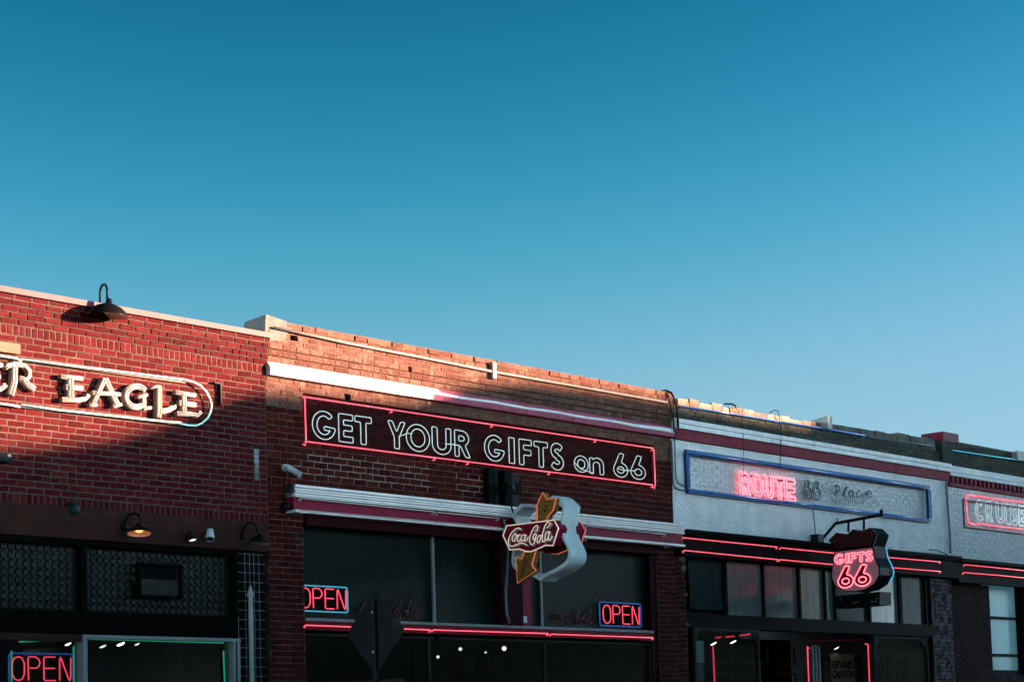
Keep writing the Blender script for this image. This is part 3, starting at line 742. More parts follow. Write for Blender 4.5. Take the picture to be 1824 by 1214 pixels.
mb = MB(); mb.box(B4X0, B4X1, -.07, .26, 6.033, 6.085).box(B4X0, B4X1, -.055, .26, 6.087, 6.094).box(B4X0, B4X1, -.075, .26, 6.096, 6.20)
mb.build('white_moulding', 'whitestrip', b4)
sp = []; cp = []
run(cp, 6.203, 6.60, 6, -.05, 'greenbrick', 'greenmortar')
wp = wall_of(lay(sp, B4X0+.14, B4X1, cp, seed=43), b4); wp.name = 'parapet'
place_bricks(sp, wp, 29.9, 60, 4)
MB().box(B4X0+.15, B4X1, -.06, .27, 6.602, 6.64).build('parapet_cap', 'greycap', b4)
MB().box(B4X0, B4X1, .262, 14, 0, 6.1).build('roof_block', 'roofing', b4)
mb = MB(); mb.box(B4X0+.025, B4X1, -.18, .0, 4.545, 4.60).box(B4X0+.025, B4X1, -.11, .0, 4.20, 4.543)
mb.build('cornice', 'blackmatt', b4)
sp = []; cp = []
w0, w1_ = at(1761, 1100, .1), at(1815, 1110, .1)
run(cp, .14, 4.20, 60, .06, 'darkbrick4', 'darkmortar4')
wz1, wz0 = at(1762, 1036, .12).z, at(1770, 1190, .12).z
wp = wall_of(lay(sp, px1+.01, B4X1, cp, [(w0.x, w0.x+1.25, wz0-.1, wz1)], seed=44), b4); wp.name = 'lower_wall'
place_bricks(sp, wp, px1, 120, 2.3)
f = MB(); zb = [wz0-.1, wz0+.22, wz0+.245+.02, (wz0+wz1)/2+.12, (wz0+wz1)/2+.16]
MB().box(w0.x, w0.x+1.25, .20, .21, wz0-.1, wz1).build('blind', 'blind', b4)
f.box(w0.x, w0.x+1.25, .13, .19, zb[1], zb[1]+.05).box(w0.x, w0.x+1.25, .13, .19, zb[3], zb[3]+.045).box(w0.x, w0.x+1.25, .13, .19, wz0-.1, wz0-.02).box(w0.x+1.15, w0.x+1.25, .13, .19, wz0-.02, wz1)
f.build('window_frame', 'blackmatt', b4)
MT['clear2'] = thin_glass('clean_glass', (.97, .98, .98))
MB().box(w0.x, w0.x+1.15, .16, .166, wz0-.02, wz1).build('window_pane', 'clear2', b4)

# ================================================================ the row across the street (behind the camera): its roofline shades this front
o1 = thing('commercial_building', 'brown two-storey block with stepped sloping parapet across the street', 'building', (36, -21, 0))
prof = [(20, 7.9), (26, 7.92), (31.6, 8.06), (32.7, 8.22), (33.5, 8.41), (34.15, 8.64), (34.7, 8.89), (35.25, 9.07), (36.3, 9.11), (37.2, 9.16), (37.9, 9.24), (38.7, 9.54), (39.6, 9.66), (41.5, 9.73), (42.6, 9.75), (42.75, 9.69), (46.4, 9.69), (46.5, 9.85), (46.6, 9.85)]
MB().prism([(20, -20.5, .14)]+[(46.6, -20.5, .14)]+[(x, -20.5, z) for x, z in prof[::-1]], (0, -.35, 0)).build('front_wall', 'opp', o1)
MB().box(20.02, 46.58, -34, -20.86, 0, 7.6).build('roof_block', 'roofing', o1)
for i in range(8):
    for z0, z1 in ((1.0, 3.2), (4.6, 6.4)):
        w = MB().box(21.2+i*3.1, 22.9+i*3.1, -20.56, -20.505, z0, z1).build('window', 'oppdark', o1)
        MB().box(21.3+i*3.1, 22.8+i*3.1, -20.499, -20.49, z0+.1, z1-.1).build('pane', 'rib_dark', w)
o2 = thing('commercial_building', 'plain tall brown block beside the stepped parapet across the street', 'building', (60, -21, 0))
MB().box(46.61, 82, -20.85, -20.5, .14, 10.15).build('front_wall', 'opp', o2)
MB().box(46.62, 82, -30, -20.852, 0, 8.2).build('roof_block', 'roofing', o2)
for i in range(9):
    for z0, z1 in ((1.0, 3.2), (4.6, 6.8)):
        w = MB().box(48+i*3.6, 50+i*3.6, -20.52, -20.47, z0, z1).build('window', 'oppdark', o2)
        MB().box(48.1+i*3.6, 49.9+i*3.6, -20.465, -20.456, z0+.1, z1-.1).build('pane', 'rib_dark', w)
o3 = thing('commercial_building', 'low brown block left of the stepped parapet across the street', 'building', (10, -21, 0))
MB().box(-12, 19.98, -34, -20.5, .14, 4.4).build('front_wall', 'opp', o3)
for i in range(8):
    w = MB().box(-11+i*3.6, -8.6+i*3.6, -20.52, -20.47, .9, 3.3).build('window', 'oppdark', o3)
    MB().box(-10.9+i*3.6, -8.7+i*3.6, -20.465, -20.456, 1, 3.2).build('pane', 'rib_dark', w)

# ================================================================ lettering
def arc(cx, cy, rx, ry, a0, a1, n=14):
    return [(cx+rx*math.cos(math.radians(a0+(a1-a0)*i/n)), cy+ry*math.sin(math.radians(a0+(a1-a0)*i/n))) for i in range(n+1)]
def stroke(path, w, asp=1.0):
    """outline of a path drawn with a flat pen of half-width w"""
    P = [Vector(p) for p in path]; Lf, Rf = [], []
    for i, p in enumerate(P):
        t = (P[min(i+1, len(P)-1)]-P[max(i-1, 0)]); t.normalize(); nrm = Vector((-t.y, t.x))
        Lf.append(tuple(p+Vector((nrm.x*w/asp, nrm.y*w)))); Rf.append(tuple(p-Vector((nrm.x*w/asp, nrm.y*w))))
    return Lf+Rf[::-1]
GL = {}
GL['G'] = [arc(.5, .5, .5, .5, 42, 352, 26)+[(.50, .47), (.50, .33), (.76, .33)]+arc(.5, .5, .30, .33, 328, 44, 22)]
GL['C'] = [arc(.55, .5, .5, .5, 45, 315, 24)+arc(.55, .5, .27, .31, 312, 48, 20)]
GL['E'] = [[(0, 0), (0, 1), (1, 1), (1, .79), (.34, .79), (.34, .61), (.95, .61), (.95, .41), (.34, .41), (.34, .20), (1, .20), (1, 0)]]
GL['F'] = [[(0, 0), (0, 1), (1, 1), (1, .79), (.36, .79), (.36, .60), (.95, .60), (.95, .39), (.36, .39), (.36, 0)]]
GL['T'] = [[(.34, 0), (.34, .79), (0, .79), (0, 1), (1, 1), (1, .79), (.66, .79), (.66, 0)]]
GL['I'] = [[(0, 0), (0, 1), (1, 1), (1, 0)]]
GL['Y'] = [[(.36, 0), (.36, .42), (0, 1), (.26, 1), (.5, .62), (.74, 1), (1, 1), (.64, .42), (.64, 0)]]
GL['O'] = [arc(.5, .5, .5, .5, 0, 360, 28)[:-1], arc(.5, .5, .30, .33, 0, 360, 24)[:-1]]
GL['U'] = [[(0, 1), (.27, 1), (.27, .36)]+arc(.5, .36, .23, .18, 180, 360, 10)+[(.73, 1), (1, 1), (1, .36)]+arc(.5, .36, .5, .36, 360, 180, 16)]
GL['R'] = [[(0, 0), (0, 1), (.45, 1)]+arc(.45, .71, .48, .29, 90, -62, 12)+[(1, 0), (.70, 0), (.38, .40), (.27, .40), (.27, 0)], [(.27, .60), (.27, .80), (.42, .80)]+arc(.42, .70, .22, .10, 90, -90, 8)]
GL['S'] = [stroke(arc(.52, .73, .34, .19, 25, 262, 16)+arc(.48, .27, .36, .19, 82, -160, 16), .115, .75)]
GL['6'] = [[(.46, 1), (.76, .97), (.55, .60)]+arc(.5, .30, .5, .30, 68, -200, 24), arc(.5, .30, .24, .135, 0, 360, 18)[:-1]]
GL['o'] = [arc(.5, .33, .5, .33, 0, 360, 24)[:-1], arc(.5, .33, .26, .18, 0, 360, 20)[:-1]]
GL['n'] = [[(0, 0), (0, .64), (.24, .64), (.24, .57)]+arc(.56, .38, .44, .28, 125, 0, 10)+[(1, 0), (.73, 0), (.73, .36)]+arc(.49, .36, .24, .13, 0, 180, 8)+[(.25, 0)]]
def rounded(loop, r=.06):
    out = []; k = len(loop)
    for i, p in enumerate(loop):
        a, b, c = Vector(loop[i-1]), Vector(p), Vector(loop[(i+1) % k])
        u, v = a-b, c-b
        if u.length < 1e-6 or v.length < 1e-6: continue
        if u.angle(v) < 2.6:
            d1, d2 = min(r, u.length*.45), min(r, v.length*.45)
            p1, p2 = b+u.normalized()*d1, b+v.normalized()*d2
            out += [tuple(p1), tuple((p1+b*2+p2)/4), tuple(p2)]
        else: out.append(tuple(p))
    return out
def glyph(ch, place, m, parent, r, name='letter', inner=False):
    mb = MB()
    for lp in GL[ch]: mb.tube([place(u, v) for u, v in rounded(lp)], r, 6, True)
    return mb.build(name, m, parent, True)
def clip_stand(mb, p, back): mb.tube([p, (p[0], p[1]+back, p[2])], .004, 5)

# ---------------------------------------------------------------- GET YOUR GIFTS on 66
sg = thing('neon_sign', 'long white outline neon lettering in red neon border on dark recessed brick', 'neon sign', (18.5, -.03, 5.5))
Yt = -.02
capT = (at(576, 729.5, Yt).z+at(992, 792.8, Yt).z)/2; capB = (at(580, 780.4, Yt).z+at(995, 837, Yt).z)/2
row = [('G', 556.3, 597.4, 754), ('E', 603.3, 628.5, 761), ('T', 632.4, 661.7, 765), ('Y', 691, 722, 773), ('O', 723.5, 765, 777), ('U', 769.8, 803.3, 784), ('R', 810, 836.9, 788),
       ('G', 863, 898.4, 800), ('I', 906.6, 916.2, 804), ('F', 924.8, 946.9, 807), ('T', 951.7, 975.7, 811), ('S', 981, 1003.5, 815), ('o', 1022.7, 1047.7, 823), ('n', 1050.5, 1074.9, 828), ('6', 1092.8, 1117.7, 827), ('6', 1123.5, 1149.4, 831)]
for ch_, a, b, y in row:
    xa, xb = at(a, y, Yt).x, at(b, y, Yt).x; hz = capT-capB
    glyph(ch_, lambda u, v: (xa+(xb-xa)*u, Yt, capB+hz*v), 'neon_white', sg, .0062)
def br(p): MB().tube([at(x, y, Yt-.012) for x, y in p], .006, 5).build('bridge_tube', 'neon_white', sg, True)
br([(710, 777), (727, 771), (733, 773)]); br([(793, 790), (806, 791), (818, 793)]); br([(1101, 834), (1110, 837), (1132, 838)]); br([(1024, 824), (1035, 835), (1056, 842)])

# red border in lengths with hooked ends
zt, zb = 5.750, 5.228; yb = -.045
def hooked(p, q, r=.0125, h=.045, m='neon_red', parent=None, name='border_tube', y=None):
    a, b = Vector(p), Vector(q); d = (b-a).normalized()
    dn = Vector((0, .03, -h))
    return MB().tube([a+dn+d*.03, a+dn*.4, a+d*.02, b-d*.02, b+dn*.4, b+dn-d*.03], r, 6).build(name, m, parent, True)
tb = [PL-.01, at(698, 0).x, 0]
bx = lambda px, py: at(px, py, yb).x
tops = [bx(541, 708), bx(699, 732), bx(878, 760), bx(1062, 786), bx(1164, 800)]
bots = [bx(546, 786), bx(776, 819), bx(835, 826), bx(980, 845), bx(1164, 866)]
for l_, zz in ((tops, zt), (bots, zb)):
    for i, (a, b) in enumerate(zip(l_, l_[1:])):
        MB().tube([(a+.004, yb+.03, zz-.03 if i else zz), (a+.01, yb+.01, zz), (b-.02, yb, zz-.004), (b+.015, yb+.02, zz-.022), (b-.012, yb+.04, zz-.034)], .0085, 6).build('border_tube', 'neon_red', sg, True)
for xx in (PL-.012, bx(1166, 835)):
    MB().tube([(xx, yb+.02, zt-.002), (xx, yb, zt-.03), (xx+.004, yb, zb+.02), (xx-.004, yb+.01, zb-.05), (xx-.02, yb+.03, zb-.03)], .0085, 6).build('border_tube', 'neon_red', sg, True)

# ---------------------------------------------------------------- ... R EAGLE: channel letters with a tube border
eg = thing('neon_sign', 'bulky white channel letters inside round-ended tube border on red brick', 'neon sign', (12.5, -.03, 5.5))
def bars(strokes, parent, yf=-.075, yb_=-.012):
    mb = MB(); tb_ = MB()
    for pts, w in strokes:
        W = [at(x, y, yf) for x, y in pts]; w = w*1.22/176.
        side = []
        for i, p in enumerate(W):
            t = W[min(i+1, len(W)-1)]-W[max(i-1, 0)]; t.y = 0; t.normalize(); side.append(Vector((-t.z, 0, t.x)))
        up_ = [p+s_*w/2 for p, s_ in zip(W, side)]; dn = [p-s_*w/2 for p, s_ in zip(W, side)]
        for i in range(len(W)-1):
            q = [up_[i], up_[i+1], dn[i+1], dn[i]]
            mb.prism([(p.x, yf, p.z) for p in q], (0, yb_-yf, 0))
        for s_ in (.22, -.22):
            tb_.tube([(p.x+n_.x*w*s_, yf-.012, p.z+n_.z*w*s_) for p, n_ in zip(W, side)], .0055, 5)
    o = mb.build('letter', 'letterwhite', parent); tb_.build('tube', 'tube_off', o, True)
arcp = lambda cx, cy, rx, ry, a0, a1, n=10: arc(cx, cy, rx, ry, a0, a1, n)
bars([([(-20, 648), (-20, 690)], 10), ([(-34, 645), (4, 650)], 7), ([(-25, 668), (0, 671)], 7), ([(-36, 688), (2, 692), (10, 685)], 8)], eg)
bars([([(27, 644), (26, 680), (20, 703)], 10), ([(10, 655), (14, 651), (30, 648), (45, 651), (53, 660), (53, 669), (47, 676), (36, 673)], 7), ([(41, 674), (51, 685), (62, 692)], 9)], eg)
bars([([(109, 670), (147, 674)], 6.5), ([(126, 672), (127, 711)], 11), ([(118, 689), (147, 691)], 8), ([(111, 711), (140, 712), (152, 710), (158, 703)], 7)], eg)
bars([([(187, 674), (165, 721)], 8), ([(188, 674), (200, 700), (210, 721)], 10), ([(165, 699), (214, 702)], 6), ([(202, 723), (216, 720)], 5), ([(160, 721), (172, 721)], 5)], eg)
bars([(arcp(244, 706, 19, 18.5, -38, -300, 16), 9), ([(256, 704), (257, 728)], 8), ([(246, 707), (262, 703)], 5), ([(256, 727), (269, 726)], 5)], eg)
bars([([(269, 691), (278, 688), (284, 688)], 4), ([(284, 687), (284, 733), (283, 743)], 10), ([(287, 732), (300, 730), (311, 724), (310, 721)], 8)], eg)
bars([([(313, 698), (348, 704)], 6.5), ([(328, 699), (328, 735)], 10), ([(320, 717), (349, 721)], 8), ([(316, 736), (340, 737), (352, 739), (358, 733)], 7)], eg)
yb2 = -.062
B = lambda x, y: at(x, y, yb2)
for off, nm in ((0, 'border_tube'), (4.2, 'border_tube')):
    if off == 0:
        MB().tube([B(-40, 627), B(30, 638), B(38, 643)], .011, 6).build(nm, 'neon_teal', eg, True)
        MB().tube([B(38, 639), B(150, 654), B(250, 666), B(330, 676), B(345, 680), B(358, 687), B(368, 698), B(375, 712), B(377, 722), B(375, 733), B(370, 744), B(360, 753), B(350, 757.5), B(335, 757), B(320, 754)], .011, 6).build(nm, 'neon_teal', eg, True)
        MB().tube([B(322, 752), B(300, 751), B(200, 740), B(100, 729), B(38, 720)], .011, 6).build(nm, 'neon_teal', eg, True)
        MB().tube([B(35, 724), B(20, 721), B(-40, 713)], .011, 6).build(nm, 'neon_teal', eg, True)
rl = MB(); rl.tube([at(-40, 631, -.02), at(330, 680, -.02)], .014, 6); rl.tube([at(-40, 716, -.02), at(318, 755, -.02)], .012, 6); rl.build('border_rail', 'letterwhite', eg, True)
tag(MB().box(at(388, 700).x, at(388, 700).x+.018, -.05, -.003, at(388, 722).z, at(388, 682).z).box(at(378, 700).x, at(388, 700).x, -.05, -.003, at(388, 685).z, at(388, 682).z).build('bracket', 'iron'), 'small dark angle bracket on brick beside rounded end of tube border', 'bracket')

# ---------------------------------------------------------------- ROUTE 66 Place, blue frame
rs = thing('neon_sign', 'pink lit word and unlit dark lettering in blue painted frame', 'neon sign', (26, -.03, 5.5))
fT, fB = 5.757, 5.222
def fr_tube(a, b, z, m='neon_blue'): MB().tube([(a, -.075, z), (b, -.075, z)], .012, 6).build('frame_tube', m, rs, True)
MB().box(F3L-.03, F3R+.03, -.055, -.002, F3T-.02, F3T+.045).build('frame_rail', 'bluewood', rs)
MB().box(F3L-.03, F3R+.03, -.055, -.002, F3B-.045, F3B+.02).build('frame_rail', 'bluewood', rs)
MB().box(F3L-.045, F3L+.012, -.052, -.002, F3B+.022, F3T-.022).build('frame_stile', 'bluewood', rs)
MB().box(F3R-.012, F3R+.045, -.052, -.002, F3B+.022, F3T-.022).build('frame_stile', 'bluewood', rs)
jx = [at(p, 840, -.07).x for p in (1222, 1352, 1508, 1646)]
for a, b in zip(jx, jx[1:]): fr_tube(a+.02, b-.03, F3T+.004)
jx = [at(p, 890, -.07).x for p in (1228, 1396, 1450, 1560, 1648)]
for a, b in zip(jx, jx[1:]): fr_tube(a+.02, b-.03, F3B-.004)
for x_ in (F3L-.012, F3R+.02): MB().tube([(x_, -.075, F3B+.03), (x_, -.075, F3T-.03)], .012, 6).build('frame_tube', 'neon_blue', rs, True)
Yr = -.03
rT, rB = at(1365, 848, Yr).z, at(1365, 885, Yr).z
def px_row(chs, spans, y, zt_, zb_, Yp, m, parent, r, dbl=False, slant=0.0):
    for c_, (a, b) in zip(chs, spans):
        xa, xb = at(a, y, Yp).x, at(b, y, Yp).x
        o = glyph(c_, lambda u, v: (xa+(xb-xa)*u+slant*v, Yp, zb_+(zt_-zb_)*v), m, parent, r)
        if dbl:
            mb = MB()
            for lp in GL[c_][:1]:
                cx = sum(p[0] for p in lp)/len(lp); cy = sum(p[1] for p in lp)/len(lp)
                mb.tube([(xa+(xb-xa)*(.5+(u-.5)*1.22), Yp+.02, zb_+(zt_-zb_)*(.5+(v-.5)*1.15)) for u, v in rounded(lp)], r*.8, 5, True)
            mb.build('outer_tube', m, o, True)
px_row('ROUTE', [(1322, 1337), (1342, 1359), (1364, 1378), (1382, 1397), (1401, 1416)], 866, rT, rB, Yr, 'neon_pink', rs, .0085, True)
kk = MB()
for i in range(26):
    x_ = at(1322+i*3.7, 866, .02).x
    for z_ in (rT-.02, (rT+rB)/2, rB+.02):
        if random.random() < .5: kk.box(x_, x_+.03, -.026, .05, z_-.006, z_+.006)
kk.build('tube_clips', 'tube_dark', rs, kind='stuff')
px_row('66', [(1433, 1446), (1449, 1462)], 875, at(1448, 857, Yr).z, at(1448, 887, Yr).z, Yr, 'tube_dark', rs, .010, True)
def pathpx(paths, Yp, r, m, name, parent, n=5):
    mb = MB()
    for p in paths: mb.tube([at(x, y, Yp) for x, y in p], r, n)
    return mb.build(name, m, parent, True)
# cursive "Place" (unlit) with its underline flourish
P0 = lambda x, y: (1290+x/6.29, 820+y/6.29)
scr = [[(1240, 385), (1250, 330), (1262, 270)], [(1235, 285), (1262, 265), (1290, 285), (1290, 325), (1255, 345)],
       [(1325, 390), (1340, 340), (1360, 290), (1375, 290), (1350, 350), (1335, 390), (1355, 392)],
       [(1440, 330), (1410, 330), (1395, 365), (1405, 395), (1435, 380), (1445, 330), (1440, 395), (1455, 392)],
       [(1525, 335), (1500, 330), (1480, 365), (1490, 400), (1530, 385)],
       [(1585, 380), (1650, 360), (1640, 335), (1610, 340), (1590, 375), (1605, 405), (1660, 395)]]
for q in ([scr[0], scr[1]], [scr[2]], [scr[3]], [scr[4]], [scr[5]]):
    pathpx([[P0(*p) for p in w] for w in q]+[[P0(x+4, y+9) for x, y in w] for w in q], Yr, .008, 'tube_dark', 'letter', rs)
pathpx([[P0(*p) for p in [(1210, 400), (1215, 450), (1250, 480), (1330, 490), (1450, 500), (1530, 470), (1600, 460), (1620, 495), (1690, 470), (1690, 400)]]]+[[P0(1250+i*24, 405), P0(1246+i*24, 478)] for i in range(14)], Yr+.01, .0035, 'tube_dark', 'flourish', rs)
pathpx([[P0(1095, 285), P0(1180, 240), P0(1230, 240)], [P0(1100, 290), P0(1200, 330), P0(1235, 350)], [P0(1095, 300), P0(1150, 370), P0(1210, 380)]], Yr, .003, 'cable', 'wire', rs)

# ---------------------------------------------------------------- CRUISE
cs = thing('neon_sign', 'pale outline neon lettering in pink border on white brick at the right edge', 'neon sign', (32, -.03, 5.4))
Yc_ = .0
cT, cB = at(1770, 897, Yc_).z-.02, at(1770, 928, Yc_).z
cT, cB = at(1745, 890, Yc_).z, at(1745, 926, Yc_).z
px_row('CRUIS', [(1737, 1752), (1756, 1768), (1774, 1789), (1792, 1799), (1802, 1812)], 910, cT, cB, Yc_, 'tube_pale', cs, .0085)
px_row('E', [(1815, 1829)], 915, cT, cB, Yc_, 'tube_paleon', cs, .010)
px_row('R', [(1833, 1846)], 915, cT, cB, Yc_, 'tube_pale', cs, .0085)
yk = -.02
K = lambda x, y: at(x, y, yk)
MB().tube([K(1740, 884), K(1725, 881), K(1721.5, 883), K(1721, 888), K(1724, 924), K(1726, 930), K(1731, 932), K(1742, 934)], .0095, 6).build('border_tube', 'neon_red', cs, True)
MB().tube([K(1740, 883), K(1780, 889), K(1824, 894), K(1870, 900)], .0095, 6).build('border_tube', 'neon_red', cs, True)
MB().tube([K(1742, 931.5), K(1780, 937), K(1824, 942), K(1870, 947)], .0095, 6).build('border_tube', 'neon_red', cs, True)
kf = MB(); kf.box(P4L-.005, P4L+.03, -.012, .045, P4B, P4T).box(P4L+.03, 35.2, -.012, .045, P4T-.02, P4T).box(P4L+.03, 35.2, -.012, .045, P4B, P4B+.015)
kf.build('frame', 'maroon', cs)

# ---------------------------------------------------------------- OPEN signs
OP = {'O': [[(.5, 0), (.2, .06), (.04, .25), (.02, .5), (.04, .75), (.2, .94), (.5, 1), (.8, .94), (.96, .75), (.98, .5), (.96, .25), (.8, .06), (.55, 0)]],
      'P': [[(.06, 0), (.04, .5), (.02, .94), (.1, 1), (.6, 1), (.88, .9), (.96, .75), (.88, .6), (.65, .52), (.15, .52)]],
      'E': [[(.95, 1), (.12, 1), (.04, .94), (.04, .06), (.12, 0), (.95, 0)], [(.06, .52), (.9, .52)]],
      'N': [[(.05, 0), (.07, .92), (.14, 1), (.2, .92), (.78, .06), (.86, 0), (.93, .08), (.97, .98)]]}
def open_sign(label, x0, x1, z0, z1, y, box, mred, mblue, grp='lit OPEN signs'):
    t = thing('open_sign', label, 'neon sign', ((x0+x1)/2, y, z0))
    w = (x1-x0); gap = .05*w; lw = (w-3*gap)/4
    for i, ch_ in enumerate('OPEN'):
        xa = x0+i*(lw+gap); mb = MB()
        for p in OP[ch_]: mb.tube([(xa+lw*u, y, z0+(z1-z0)*v) for u, v in p], .0075, 6)
        mb.build('letter', mred, t, True)
    a, b, c, d = box; q = .03
    MB().tube([(a+q, y+.01, c), (b-q, y+.01, c), (b-.008, y+.01, c+.008), (b, y+.01, c+q), (b, y+.01, d-q), (b-.008, y+.01, d-.008), (b-q, y+.01, d), (a+q, y+.01, d), (a+.008, y+.01, d-.008), (a, y+.01, d-q), (a, y+.01, c+q), (a+.008, y+.01, c+.008)], .0095, 6, True).build('border_tube', mblue, t, True)
    MB().box(a+.02, b-.02, y+.03, y+.036, c+.02, d-.02).build('backing', 'blackmatt', t)
    return t
ys = .055
o_ = [at(541, 1070, ys), at(617, 1078, ys)]
zt_, zb_ = at(580, 1048, ys).z, at(580, 1083, ys).z
open_sign('red OPEN neon with blue border, partly behind brick pier left of the window', at(535.5, 1070, ys).x, o_[1].x, zb_, zt_, ys, (at(531, 1060, ys).x, at(620, 1070, ys).x, at(580, 1088.5, ys).z, at(580, 1043.5, ys).z), 'neon_open', 'neon_cyanline')
open_sign('red OPEN neon with dim blue border at right end of the maroon window', at(1074, 1090, ys).x, at(1139, 1095, ys).x, at(1105, 1110, ys).z, at(1105, 1078, ys).z, ys, (at(1069, 1090, ys).x, at(1142.5, 1095, ys).x, at(1105, 1114.5, ys).z, at(1105, 1073, ys).z), 'neon_open', 'neon_blue')
yo = .25
t_ = open_sign('large red OPEN neon sign in the leftmost shop window by green tube', at(21, 1190, yo).x, at(127, 1190, yo).x, at(75, 1211, yo).z, at(75, 1169, yo).z, yo, (at(17, 1190, yo).x, at(131, 1190, yo).x, at(75, 1218, yo).z, at(75, 1163, yo).z), 'neon_open', 'neon_blue')

# window tubes of the left shop
def strip(name, label, pts, r, m, cat='neon tube', group=None, n=6):
    return tag(MB().tube(pts, r, n).build(name, m, None, True), label, cat, group)
ng = lambda x, y, Y=.12: at(x, y, Y)
strip('neon_tube', 'green neon tube along top of the grey framed display window', [ng(158, 1137), ng(398, 1144)], .008, 'neon_green')
strip('neon_tube', 'green upright neon tube at right side of grey framed display window', [ng(398, 1158), ng(401, 1230)], .009, 'neon_green')
strip('neon_tube', 'green upright neon tube just right of the grey window post', [ng(149, 1150), ng(150, 1230)], .006, 'neon_green')
strip('neon_tube', 'green slanting neon tube above the large OPEN sign', [at(35, 1142, .4), at(110, 1138, .9)], .010, 'neon_green')
strip('neon_tube', 'green upright neon tube at left of the large OPEN sign', [at(20.5, 1158, .1), at(21, 1230, .1)], .008, 'neon_green')
strip('neon_tube', 'green upright neon tube between the large OPEN sign and window post', [at(131, 1150, .1), at(132, 1230, .1)], .008, 'neon_green')

# ---------------------------------------------------------------- neon runs along cornices and sills
def neon_run(label, pts, Y, m='neon_red', r=.0082, hook=.03, cat='neon tube', name='neon_tube'):
    W = [at(x, y, Y) for x, y in pts]; a, b = W[0], W[-1]
    W = [a+Vector((.05, .05, -hook)), a+Vector((-.005, .03, -hook*.6)), a+Vector((0, .005, -.004))]+W+[b+Vector((.012, .005, -.008)), b+Vector((.015, .03, -hook*.7)), b+Vector((-.03, .05, -hook))]
    return strip(name, label, W, r, m, cat)
sy_ = -.03
neon_run('red neon tube on maroon sill, left length beside the brick pier', [(545, 1112.5), (766, 1121)], sy_)
neon_run('red neon tube on maroon sill, middle length under the maroon post', [(772, 1121), (976, 1127.5)], sy_)
neon_run('red neon tube on maroon sill, right length under right OPEN sign', [(982, 1128.5), (1163, 1135)], sy_)
cy_ = -.15
neon_run('upper red neon tube on black cornice, left length', [(1217, 957), (1384, 973.5)], cy_)
neon_run('upper red neon tube on black cornice, length behind shield sign', [(1391, 975), (1476, 983.5), (1560, 992)], cy_)
neon_run('lower red neon tube on black cornice, left length', [(1219, 979.5), (1386, 996)], cy_)
neon_run('lower red neon tube on black cornice, length behind shield sign', [(1390, 996), (1476, 1004), (1560, 1010)], cy_)
neon_run('upper red neon tube on black cornice, right of shield sign', [(1564, 990.5), (1675, 1000)], cy_)
neon_run('lower red neon tube on black cornice, right of shield sign', [(1566, 1008.5), (1675, 1017)], cy_)
neon_run('upper red neon tube on dark cornice of rightmost shopfront', [(1719, 1005), (1780, 1011), (1860, 1019)], cy_)
neon_run('lower red neon tube on dark cornice of rightmost shopfront', [(1717, 1019), (1780, 1024), (1860, 1032)], cy_)
neon_run('blue neon tube along mossy parapet, left length under pale cap stones', [(1214, 723), (1300, 736), (1386, 750)], -.10, 'neon_blue', .013)
neon_run('blue neon tube along mossy parapet, right length past grey floodlight', [(1392, 751), (1470, 763), (1540, 775)], -.10, 'neon_blue', .013)
neon_run('dim violet blue neon tube on mossy parapet before maroon roof pier', [(1544, 777), (1662, 794)], -.10, 'tube_dark', .011)
neon_run('turquoise neon tube along parapet of rightmost shopfront', [(1695, 801), (1780, 814), (1860, 825)], -.10, 'neon_cyanline', .012)
# fascia tubes (unlit, pale)
fy = -.172
def pale(label, pts): return neon_run(label, pts, fy, 'tube_off', .0095, .03)
pale('upper pale unlit tube on silver and maroon fascia, left of projecting sign', [(536, 886.5), (774, 911)])
pale('upper pale unlit tube on fascia, short length ending at dark post', [(780, 912), (888, 922.5)])
pale('lower pale unlit tube on fascia, left of projecting sign', [(536, 908), (774, 929)])
pale('lower pale unlit tube on fascia, short length ending at dark post', [(780, 929.5), (888, 939)])
pale('upper pale unlit tube on fascia, right of projecting sign', [(1045, 936), (1185, 951)])
pale('lower pale unlit tube on fascia, right of projecting sign', [(1045, 957.5), (1190, 970)])

# ---------------------------------------------------------------- roof pipe, cables, conduits
tag(MB().tube([at(488, 583, -.1), at(620, 611, -.1), at(760, 638, -.1), at(880, 662, -.1), at(1040, 690, -.1), at(1188, 716, -.1)], .017, 8).build('roof_pipe', 'whitepipe', None, True), 'pale pipe running just below top of orange brick parapet', 'pipe')
p = at(880, 660, -.11)
tag(MB().box(p.x-.035, p.x+.035, -.125, -.075, at(880, 674, -.11).z, at(880, 645, -.11).z).box(p.x-.035, p.x+.035, -.075, .2, at(880, 645, -.11).z-.03, at(880, 645, -.11).z-.001).build('pipe_bracket', 'whitepipe'), 'pale upright strap bracket on pipe at parapet edge', 'bracket')
def cable(label, pts, Y, r=.011, m='cable', name='cable', cat='cable'):
    W = [at(*q[:2], q[2] if len(q) > 2 else Y) for q in pts]
    return tag(MB().tube(W, r, 6).build(name, m, None, True), label, cat)
cable('thick black cable bundle looping over parapet between brown and white shopfronts', [(1176, 697, .1), (1186, 695, .0), (1196, 699), (1203, 715), (1207, 735), (1208, 760)], -.12, .016)
cable('thin black cable hanging in loop over joint of brown and white shopfronts', [(1183, 696, .1), (1190, 697, -.05), (1200, 704), (1206, 722), (1208, 745), (1209, 765), (1203, 778), (1199, 785)], -.10, .008)
cable('black cable curving down brown side of parapet joint', [(1180, 696, .1), (1188, 700, -.05), (1192, 712), (1196, 728), (1199, 745), (1201, 770)], -.11, .010)
cable('left grey conduit bending into blue sign frame', [(1196, 784), (1198, 830), (1199, 860), (1203, 868), (1212, 872), (1222, 873)], -.02, .012, 'conduit', 'conduit', 'conduit')
